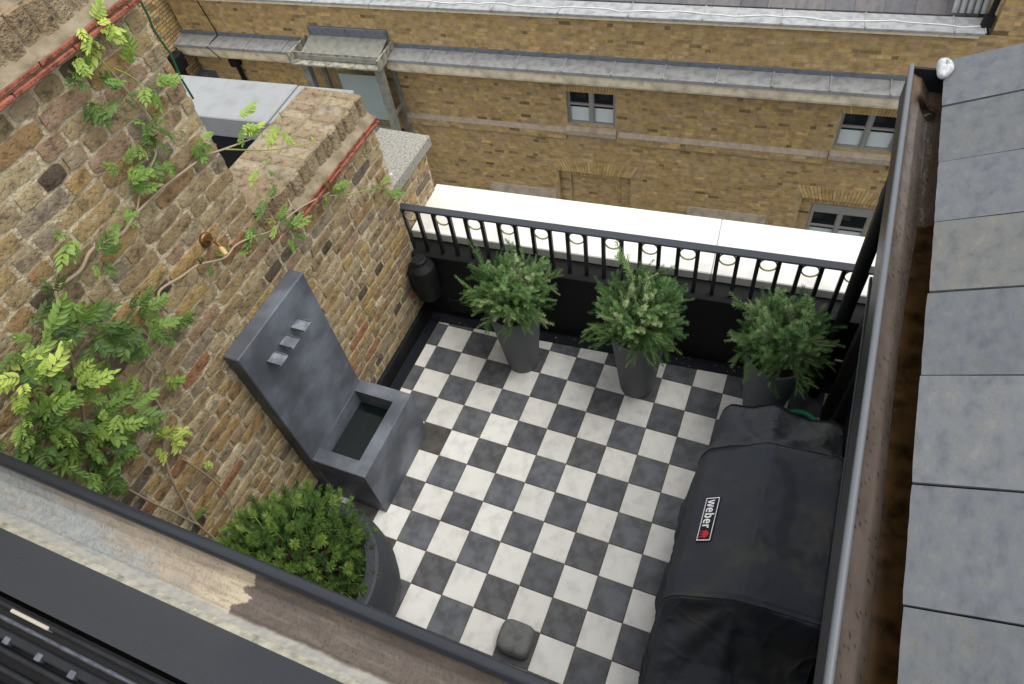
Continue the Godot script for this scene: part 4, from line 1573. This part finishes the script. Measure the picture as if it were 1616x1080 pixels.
func cover_raw(u: float, v: float) -> Vector3:
	var f := clampf(v, 0, 1) * (stations.size() - 1)
	var k := mini(int(f), stations.size() - 2)
	var t := f - k
	var z: float = lerpf(stations[k][0], stations[k + 1][0], t)
	var s: float = lerpf(stations[k][1], stations[k + 1][1], t)
	var h: float = lerpf(stations[k][2], stations[k + 1][2], t)
	var p := Vector2.ZERO
	for d in [-0.014, 0.0, 0.014]:                               # rounds the folds a little
		p += poly_at(shelf_prof, u + d).lerp(poly_at(lid_prof, u + d), s) / 3.0
	var lim := lerpf(0.05, 1.2, (h - 0.05) / 0.95)
	var y := minf(p.y * (h if h > 0.85 else 1.0), lim)
	var lid := smoothstep(0.9, 1.0, s)
	var n := cloth_noise.get_noise_3d(p.x * 3.0, y * 3.0, z * 3.0)
	var amp := lerpf(0.02, 0.006, lid)
	var n2 := cloth_noise.get_noise_3d(p.x * 5.0 + 9.0, y * 2.0, z * 4.0)
	var n3 := cloth_noise.get_noise_3d(p.x * 2.2 - 4.0, y * 4.0, z * 6.0 + 3.0)
	var crease := pow(1.0 - minf(1.0, absf(n2) * 3.0), 4.0) * 0.007 + pow(1.0 - minf(1.0, absf(n3) * 3.0), 4.0) * 0.006
	var q := Vector3(p.x, y + n * amp + crease * lerpf(1.1, 0.45, lid), z)
	# folds fan out from the ends of the ridge, and run down the hanging sides
	if lid < 1.0:
		var e := Vector2(p.x - 2.27, z - (0.94 if z < 1.2 else 1.65))
		var an := atan2(e.y, e.x)
		q.y += (1.0 - lid) * 0.022 * sin(an * 8.0 + 1.3) * smoothstep(0.03, 0.16, e.length()) * (1.0 if y > 0.3 else 0.3)
	if z < 0.95 and u < 0.5:
		q.x += 0.06 * (1.0 - s) * (1.0 - 2.0 * u)
	var hang := smoothstep(0.85, 0.4, y)
	q.x += hang * 0.012 * sin(z * 17.0 + 2.0 * n) * (1.0 if u < 0.5 else -1.0)
	q.x += hang * (0.02 * n + crease * 1.4)
	return q


func make_barbecue() -> void:
	cloth_noise.seed = 3
	cloth_noise.frequency = 1.0
	cloth_noise.fractal_octaves = 3
	var t := thing("covered_barbecue", "large barbecue under a fitted black cloth cover, standing against the house wall", "barbecue")
	var b := MB.new()
	var arc := [Vector2(2.32, 1.02), Vector2(2.37, 1.07), Vector2(2.39, 1.16), Vector2(2.385, 1.27), Vector2(2.38, 1.39)]
	var splash := [Vector2(2.3, 1.36), Vector2(2.33, 1.4), Vector2(2.4, 1.43), Vector2(2.45, 1.4), Vector2(2.48, 1.45)]
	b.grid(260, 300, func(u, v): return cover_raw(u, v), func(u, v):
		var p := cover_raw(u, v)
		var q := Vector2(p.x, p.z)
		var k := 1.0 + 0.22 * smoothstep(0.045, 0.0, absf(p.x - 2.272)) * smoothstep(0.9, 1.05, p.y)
		var wob := 0.012 * cloth_noise.get_noise_2d(q.x * 14.0, q.y * 14.0)
		if p.y > 1.0:
			for e in [[arc, 0.024], [splash, 0.013]]:
				for i in 4:
					var c := Geometry2D.get_closest_point_to_segment(q, e[0][i], e[0][i + 1])
					k = minf(k, lerpf(0.72, k, smoothstep(e[1] - 0.008, e[1] + 0.008, c.distance_to(q) + wob)))
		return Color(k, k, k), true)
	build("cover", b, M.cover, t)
	b = MB.new()
	for v in [5.1 / 15.0, 8.85 / 15.0]:
		var pts := []
		for k in 90:
			pts.append(cover_raw(lerpf(0.15, 0.8, k / 89.0), v) + Vector3(0, 0.0015, 0))
		b.tube(pts, 0.0028, 5)
	build("seam", b, M.seam, t)
	# badge on the sloping front
	var sl := Vector2(0.225, 0.205).normalized()
	var bas := Basis(Vector3(0, 0, 1), Vector3(sl.x, sl.y, 0), Vector3(-sl.y, sl.x, 0))
	var c := Vector3(2.097, 0.9606, 1.303)
	var badge := Node3D.new()
	badge.name = "badge"
	badge.transform = Transform3D(bas, c + bas.z * 0.0075)
	t.add_child(badge)
	tag(badge, "white framed name badge with red emblem")
	b = MB.new()
	b.rbox(Vector3(-0.108, -0.04, -0.006), Vector3(0.108, 0.04, 0.0), 0.001)
	build("patch", b, M.seam, badge)
	var wht := mat(c8(228, 228, 228), 0.6)
	b = MB.new()
	b.box(Vector3(-0.104, 0.0325, 0.0002), Vector3(0.104, 0.036, 0.0014)); b.box(Vector3(-0.104, -0.036, 0.0002), Vector3(0.104, -0.0325, 0.0014))
	b.box(Vector3(-0.104, -0.0324, 0.0002), Vector3(-0.1, 0.0324, 0.0014)); b.box(Vector3(0.1, -0.0324, 0.0002), Vector3(0.104, 0.0324, 0.0014))
	build("border", b, wht, badge)
	var font := SystemFont.new()
	font.font_names = PackedStringArray(["Droid Sans"])
	font.font_weight = 700
	var tm := TextMesh.new()
	tm.text = "weber"
	tm.font = font
	tm.font_size = 64
	tm.pixel_size = 0.001
	tm.depth = 0.02
	var bb := tm.get_aabb()
	var fit := Vector3(0.138 / maxf(bb.size.x, 0.001), 0.05 / maxf(bb.size.y, 0.001), 0.05)
	var cc := bb.get_center()
	obj("lettering", tm, wht, badge, Transform3D(Basis.from_scale(fit), Vector3(-0.025 - cc.x * fit.x, 0.001 - cc.y * fit.y, 0.001)))
	b = MB.new()
	b.xf = Transform3D(Basis.IDENTITY, Vector3(0.074, 0.004, 0.0006))
	for k in 20:
		var a0 := TAU * k / 20
		var a1 := TAU * (k + 1) / 20
		b.tri(Vector3(0, 0, 0.0012), Vector3(cos(a0) * 0.018, sin(a0) * 0.016, 0.0012), Vector3(cos(a1) * 0.018, sin(a1) * 0.016, 0.0012))
	for s in [-1, 0, 1]:
		b.box(Vector3(s * 0.012 - 0.0025, -0.028, 0.0), Vector3(s * 0.012 + 0.0025, -0.012, 0.0012))
	b.box(Vector3(-0.003, 0.015, 0), Vector3(0.003, 0.021, 0.0012))
	build("emblem", b, mat(c8(190, 40, 48), 0.6), badge)
	b = MB.new()
	for z in [0.75, 1.95]:
		for x in [2.05, 2.5]:
			b.tube([Vector3(x, 0.0, z), Vector3(x, 0.12, z)], 0.03, 10)
	build("caster", b, M.rub, t)


# ---------------------------------------------------------------- small things
func make_small_things() -> void:
	var t := thing("downpipe", "thick black rainwater downpipe dropping past the end of the railing", "downpipe", Vector3(2.515, 0, -0.17))
	var b := MB.new()
	b.tube([Vector3(0.02, 0.0, 0), Vector3(0.02, 0.5, 0), Vector3(0.005, 1.2, 0), Vector3(-0.005, 1.75, 0.01), Vector3(-0.003, 2.09, 0.035)], 0.037, 20)
	build("pipe", b, M.black, t)
	for y in [0.1, 0.36, 1.62]:
		b = MB.new()
		b.tube([Vector3(0.02 - 0.012 * y, y, 0), Vector3(0.02 - 0.012 * y, y + 0.05, 0)], 0.043, 20)
		build("collar", b, M.black, t)
	b = MB.new()
	b.tube([Vector3(0.05, 0.385, 0.0), Vector3(0.1, 0.385, 0.0)], 0.007, 8)
	build("bracket_screw", b, M.plastic, t)

	t = thing("wall_box", "rounded black box with a round lid, in the corner between brick wall and railing", "box", Vector3(-0.085, 0.3, -0.01))
	b = MB.new()
	b.lathe([Vector2(0.0, 0.0), Vector2(0.07, 0.0), Vector2(0.085, 0.02), Vector2(0.098, 0.26), Vector2(0.092, 0.3), Vector2(0.05, 0.345), Vector2(0.0, 0.35)], 10)
	build("body", b, M.black, t)
	b = MB.new()
	b.lathe([Vector2(0.046, 0.335), Vector2(0.052, 0.345), Vector2(0.05, 0.368), Vector2(0.044, 0.374), Vector2(0.0, 0.374)], 24)
	build("lid", b, M.bar, t)
	b = MB.new()
	b.rbox(Vector3(-0.105, 0.05, -0.04), Vector3(-0.085, 0.25, 0.04), 0.004)
	build("bracket", b, M.bar, t)

	t = thing("garden_tap", "small brass garden tap on the tall brick wall above the fountain", "tap", Vector3(-0.187, 1.985, 1.2))
	b = MB.new()
	b.xf = Transform3D(Basis(Vector3(0, 0, 1), -PI / 2), Vector3.ZERO)
	b.lathe([Vector2(0.034, -0.004), Vector2(0.034, 0.004), Vector2(0.028, 0.011), Vector2(0.013, 0.014), Vector2(0.0, 0.015)], 28)
	build("backplate", b, M.tap, t)
	b = MB.new()
	b.tube([Vector3(0.01, 0, 0), Vector3(0.05, 0.002, 0.0), Vector3(0.07, -0.005, 0.004), Vector3(0.078, -0.018, 0.006)], [0.008, 0.007, 0.007, 0.006], 10)
	b.tube([Vector3(0.045, 0.006, -0.02), Vector3(0.048, 0.008, 0.02)], 0.004, 8)
	build("spout", b, M.tap, t)
	b = MB.new()
	b.tube([Vector3(0.07, -0.012, 0.004), Vector3(0.085, -0.03, 0.012), Vector3(0.1, -0.045, 0.018)], [0.007, 0.0115, 0.0105], 12)
	build("hose_connector", b, mat(c8(206, 172, 124), 0.4), t)

	t = thing("bucket", "round bucket with a bright green rim behind the covered barbecue", "bucket", Vector3(2.455, 0, 0.3))
	b = MB.new()
	b.lathe([Vector2(0.0, 0.0), Vector2(0.085, 0.0), Vector2(0.115, 0.28), Vector2(0.11, 0.28), Vector2(0.082, 0.01), Vector2(0.0, 0.01)], 32)
	build("body", b, M.black, t)
	b = MB.new()
	var ring := []
	for k in 40:
		ring.append(Vector3(cos(TAU * k / 40) * 0.115, 0.285, sin(TAU * k / 40) * 0.115))
	b.tube(ring, 0.016, 10, true)
	build("rim", b, M.green_hose, t)

	t = thing("floor_block", "small dark grey rounded block standing on a dark tile near the black gutter lip", "block", Vector3(1.3, 0, 1.885))
	b = MB.new()
	b.grid(40, 20, func(u, v):
		var a: float = TAU * u
		var e: float = PI * (v - 0.5)
		var ce := pow(absf(cos(e)), 0.35)
		return Vector3(0.094 * ce * signf(cos(a)) * pow(absf(cos(a)), 0.5), 0.058 + 0.058 * signf(sin(e)) * pow(absf(sin(e)), 0.6), -0.086 * ce * signf(sin(a)) * pow(absf(sin(a)), 0.5)))
	build("body", b, mat(c8(112, 113, 114), 0.9, T.faint, 3.0), t)

	b = MB.new()
	for k in 70:
		var sx := rr(-0.1, 2.5)
		b.xf = Transform3D(Basis(Vector3.UP, SKEW) * Basis.from_euler(Vector3(rr(-0.3, 0.3), rr(0, TAU), rr(-0.3, 0.3))), Vector3(sx * cos(SKEW) + sin(SKEW) * rr(-0.09, 0.0), 0.009, -sx * sin(SKEW) + rr(-0.095, -0.015)))
		var l := rr(0.004, 0.012)
		b.quad(Vector3(-l, 0, 0), Vector3(0, 0.002, l * 0.4), Vector3(l, 0, 0), Vector3(0, 0.001, -l * 0.4))
	stuff(build("leaf_litter", b, mat(c8(150, 128, 96), 0.9)))
	get_child(-1).set_meta("label", "dry tan leaf litter scattered along the drain by the parapet")
	get_child(-1).set_meta("category", "leaf litter")

	b = MB.new()
	var pts := []
	for k in 14:
		pts.append(Vector3(-0.235 + 0.004 * sin(k * 2.0), 2.45 + k * 0.05, 0.862 + 0.005 * sin(k * 1.3)))
	b.tube(pts, 0.0045, 6)
	var o := build("green_hose", b, M.green_wire)
	tag(o, "thin dark green hose hanging down the end of the tall brick wall", "hose")


# ---------------------------------------------------------------- wisteria
func leaf_mesh(sd: int) -> ArrayMesh:
	var r := RandomNumberGenerator.new()
	r.seed = sd
	var b := MB.new()
	var n := 5 + sd % 2
	var l := 0.15
	var rach := func(t): return Vector3(0.012 * sin(t * 3), t * l, -0.035 * t * t)
	b.tube([rach.call(0.0), rach.call(0.5), rach.call(1.0)], [0.0016, 0.0012, 0.0006], 4)
	for k in n + 1:
		var t := lerpf(0.22, 1.0, float(k) / n)
		var p: Vector3 = rach.call(t)
		for s in ([-1, 1] if k < n else [0]):
			var an: float = s * lerpf(1.15, 0.6, t) + r.randf_range(-0.15, 0.15)
			var d := Vector3(sin(an), cos(an), r.randf_range(-0.45, 0.1)).normalized()
			var side := d.cross(Vector3(r.randf_range(-0.3, 0.3), 0, 1)).normalized()
			var nor := side.cross(d).normalized()
			var ll := 0.054 * r.randf_range(0.8, 1.15) * lerpf(0.8, 1.05, sin(t * 2.6))
			var w := ll * 0.23
			var prev_c := p
			var prev_l := p
			var prev_r := p
			for q in range(1, 5):
				var u := q / 4.0
				var ww: float = w * [0.8, 1.0, 0.66, 0.0][q - 1]
				var cc := p + d * ll * u - nor * ll * 0.16 * u * u
				var le := cc - side * ww + nor * ww * 0.3
				var ri := cc + side * ww + nor * ww * 0.3
				if q == 1:
					b.tri(p, cc, le); b.tri(p, ri, cc)
				elif q == 4:
					b.tri(prev_l, prev_c, cc); b.tri(prev_c, prev_r, cc)
				else:
					b.quad(prev_l, prev_c, cc, le); b.quad(prev_c, prev_r, ri, cc)
				prev_c = cc
				prev_l = le
				prev_r = ri
	return b.mesh()


func make_wisteria() -> void:
	var w := thing("wisteria", "green climbing wisteria trained over the old brick wall", "climbing plant", Vector3(-0.18, 0.0, 2.1))
	var stems := [
		[[1.4, 2.33, 1.23, 2.32, 1.01, 2.29], 5], [[1.01, 2.29, 0.9, 2.24, 0.75, 2.18], 4], [[0.9, 2.24, 0.69, 2.08, 0.45, 1.93], 3],
		[[1.17, 2.77, 1.15, 2.67, 1.14, 2.55, 1.2, 2.45, 1.3, 2.4, 1.4, 2.33], 4], [[1.15, 2.77, 1.1, 2.69, 1.11, 2.6], 3], [[1.2, 2.9, 1.17, 2.77], 3],
		[[2.0, 2.18, 1.92, 2.26, 1.9, 2.29, 1.85, 2.29, 1.81, 2.34, 1.71, 2.33, 1.62, 2.35, 1.5, 2.31, 1.4, 2.33], 7],
		[[1.62, 1.93, 1.56, 1.99, 1.51, 2.01, 1.39, 1.97, 1.32, 1.96, 1.2, 1.88, 1.1, 1.86, 1.01, 1.83, 0.88, 1.75, 0.68, 1.71, 0.45, 1.62], 5],
		[[0.45, 1.6, 0.31, 1.49, 0.15, 1.39, -0.01, 1.25, -0.06, 1.13], 3],
		[[1.71, 1.89, 1.72, 1.84, 1.77, 1.83, 1.77, 1.77, 1.82, 1.73, 1.84, 1.63, 1.86, 1.56, 1.96, 1.44, 2.03, 1.3, 2.06, 1.15, 2.1, 0.94, 2.1, 0.3], 6],
		[[2.17, 1.49, 2.15, 1.3, 2.13, 1.17, 2.11, 1.01, 2.1, 0.94], 5], [[1.93, 1.31, 1.91, 1.05, 1.93, 0.83, 2.02, 0.63], 4],
		[[2.16, 2.18, 2.12, 2.14, 2.12, 1.83, 2.14, 1.75], 6], [[1.92, 2.26, 1.94, 2.12, 2.04, 1.93, 2.14, 1.75, 2.17, 1.49], 6], [[1.71, 1.89, 1.62, 1.93], 5]]
	for s in stems:
		var a: Array = s[0]
		var c := Curve3D.new()
		var n: int = a.size() / 2
		for i in n:
			var z: float = a[2 * i]
			var y: float = a[2 * i + 1]
			var z0: float = a[maxi(2 * i - 2, 0)]
			var y0: float = a[maxi(2 * i - 1, 1)]
			var z1: float = a[mini(2 * i + 2, 2 * n - 2)]
			var y1: float = a[mini(2 * i + 3, 2 * n - 1)]
			var tan := Vector3(0, y1 - y0, z1 - z0) / 6.0
			c.add_point(Vector3(rr(0.014, 0.032), y, z - 2.1), -tan, tan)
		c.bake_interval = 0.02
		var pts := Array(c.get_baked_points())
		var rad := []
		for i in pts.size():
			rad.append(s[1] * 0.001 * lerpf(1.15, 0.85, float(i) / pts.size()))
		var b := MB.new()
		b.tube(pts, rad, 7)
		build("stem", b, M.stem if s[1] > 3 else M.stem_green, w)
	var lv := []
	for k in 6:
		lv.append(leaf_mesh(500 + k))
	var clusters := [[1.15, 2.92, 0.1, 6, 1.0], [1.13, 2.84, 0.08, 5, 0.9], [1.25, 2.88, 0.04, 2, 0.9], [1.28, 2.78, 0.1, 7, 0.35], [1.19, 2.69, 0.06, 4, 0.35], [1.05, 2.67, 0.07, 5, 0.6],
		[1.1, 2.75, 0.04, 2, 0.7], [1.14, 2.54, 0.09, 5, 0.45], [1.21, 2.51, 0.07, 4, 0.4], [1.02, 2.37, 0.08, 5, 0.4], [1.19, 2.45, 0.08, 5, 0.4], [1.35, 2.49, 0.06, 4, 0.45],
		[1.37, 2.41, 0.12, 7, 0.45], [1.48, 2.38, 0.06, 3, 0.4], [1.64, 2.43, 0.06, 4, 0.45], [1.64, 2.32, 0.08, 5, 0.45], [1.83, 2.33, 0.09, 6, 0.3], [0.76, 2.27, 0.07, 4, 0.7],
		[0.72, 2.22, 0.05, 2, 0.9], [0.54, 2.12, 0.07, 3, 0.75], [0.43, 1.97, 0.03, 1, 0.8], [0.75, 2.04, 0.07, 3, 0.6], [0.83, 1.89, 0.07, 3, 0.4], [0.85, 1.78, 0.08, 5, 0.45],
		[0.82, 1.68, 0.08, 5, 0.45], [0.96, 1.85, 0.07, 4, 0.4], [1.13, 1.83, 0.05, 2, 0.45], [1.3, 1.95, 0.03, 2, 0.3], [0.43, 1.63, 0.11, 6, 0.45], [0.04, 1.32, 0.07, 3, 0.45],
		[-0.02, 1.18, 0.05, 2, 0.45], [1.99, 2.27, 0.12, 8, 0.3], [1.85, 2.18, 0.14, 10, 0.3], [1.68, 2.04, 0.13, 9, 0.35], [1.56, 1.81, 0.1, 5, 0.4], [1.84, 1.99, 0.1, 6, 0.35],
		[2.11, 2.22, 0.1, 9, 0.85], [2.03, 2.07, 0.11, 8, 0.65], [2.16, 2.09, 0.14, 11, 0.5], [2.08, 1.92, 0.18, 14, 0.45], [1.96, 1.82, 0.11, 8, 0.5], [1.76, 1.7, 0.06, 3, 0.55],
		[2.22, 1.97, 0.16, 12, 0.2], [2.13, 1.77, 0.15, 12, 0.3], [2.0, 1.65, 0.1, 7, 0.4], [1.93, 1.47, 0.11, 6, 0.9], [2.15, 1.62, 0.13, 7, 0.5], [1.86, 1.47, 0.06, 3, 1.0],
		[1.84, 1.16, 0.05, 2, 0.9], [2.13, 0.98, 0.1, 5, 0.4], [2.08, 0.78, 0.09, 4, 0.4], [2.26, 2.09, 0.09, 6, 0.25], [2.32, 1.97, 0.06, 4, 0.3]]
	for c in clusters:
		var dense: bool = c[3] > 7
		for i in (c[3] + 7 if dense else int(c[3])):
			var an := rr(0, TAU)
			var r: float = c[2] * sqrt(rng.randf()) * 0.6
			var out := rr(0.01, 0.13 if dense else 0.05)
			var at := Vector3(out, c[1] + sin(an) * r, c[0] + cos(an) * r - 2.1)
			var dir := Vector3(rr(0.15, 0.9), sin(an) * 0.8 + rr(-0.5, 0.3), cos(an) * 0.9 + rr(-0.4, 0.4)).normalized()
			var nor := Vector3(0.75 + rr(-0.4, 0.4), 0.75 + rr(-0.3, 0.3), rr(-0.35, 0.45))
			nor = (nor - dir * nor.dot(dir)).normalized()
			var bas := Basis(dir.cross(nor), dir, nor).scaled(Vector3(rr(0.8, 1.05), 1, rr(0.5, 1.6)) * rr(0.5, 1.0) * (0.76 if dense else 0.6))
			var tone := clampf(c[4] - 0.06 + rr(-0.2, 0.18), 0, 0.999)
			obj("leaf", lv[rng.randi() % 6], M.leaf[int(tone * 6)], w, Transform3D(bas, at - bas.y * 0.03))
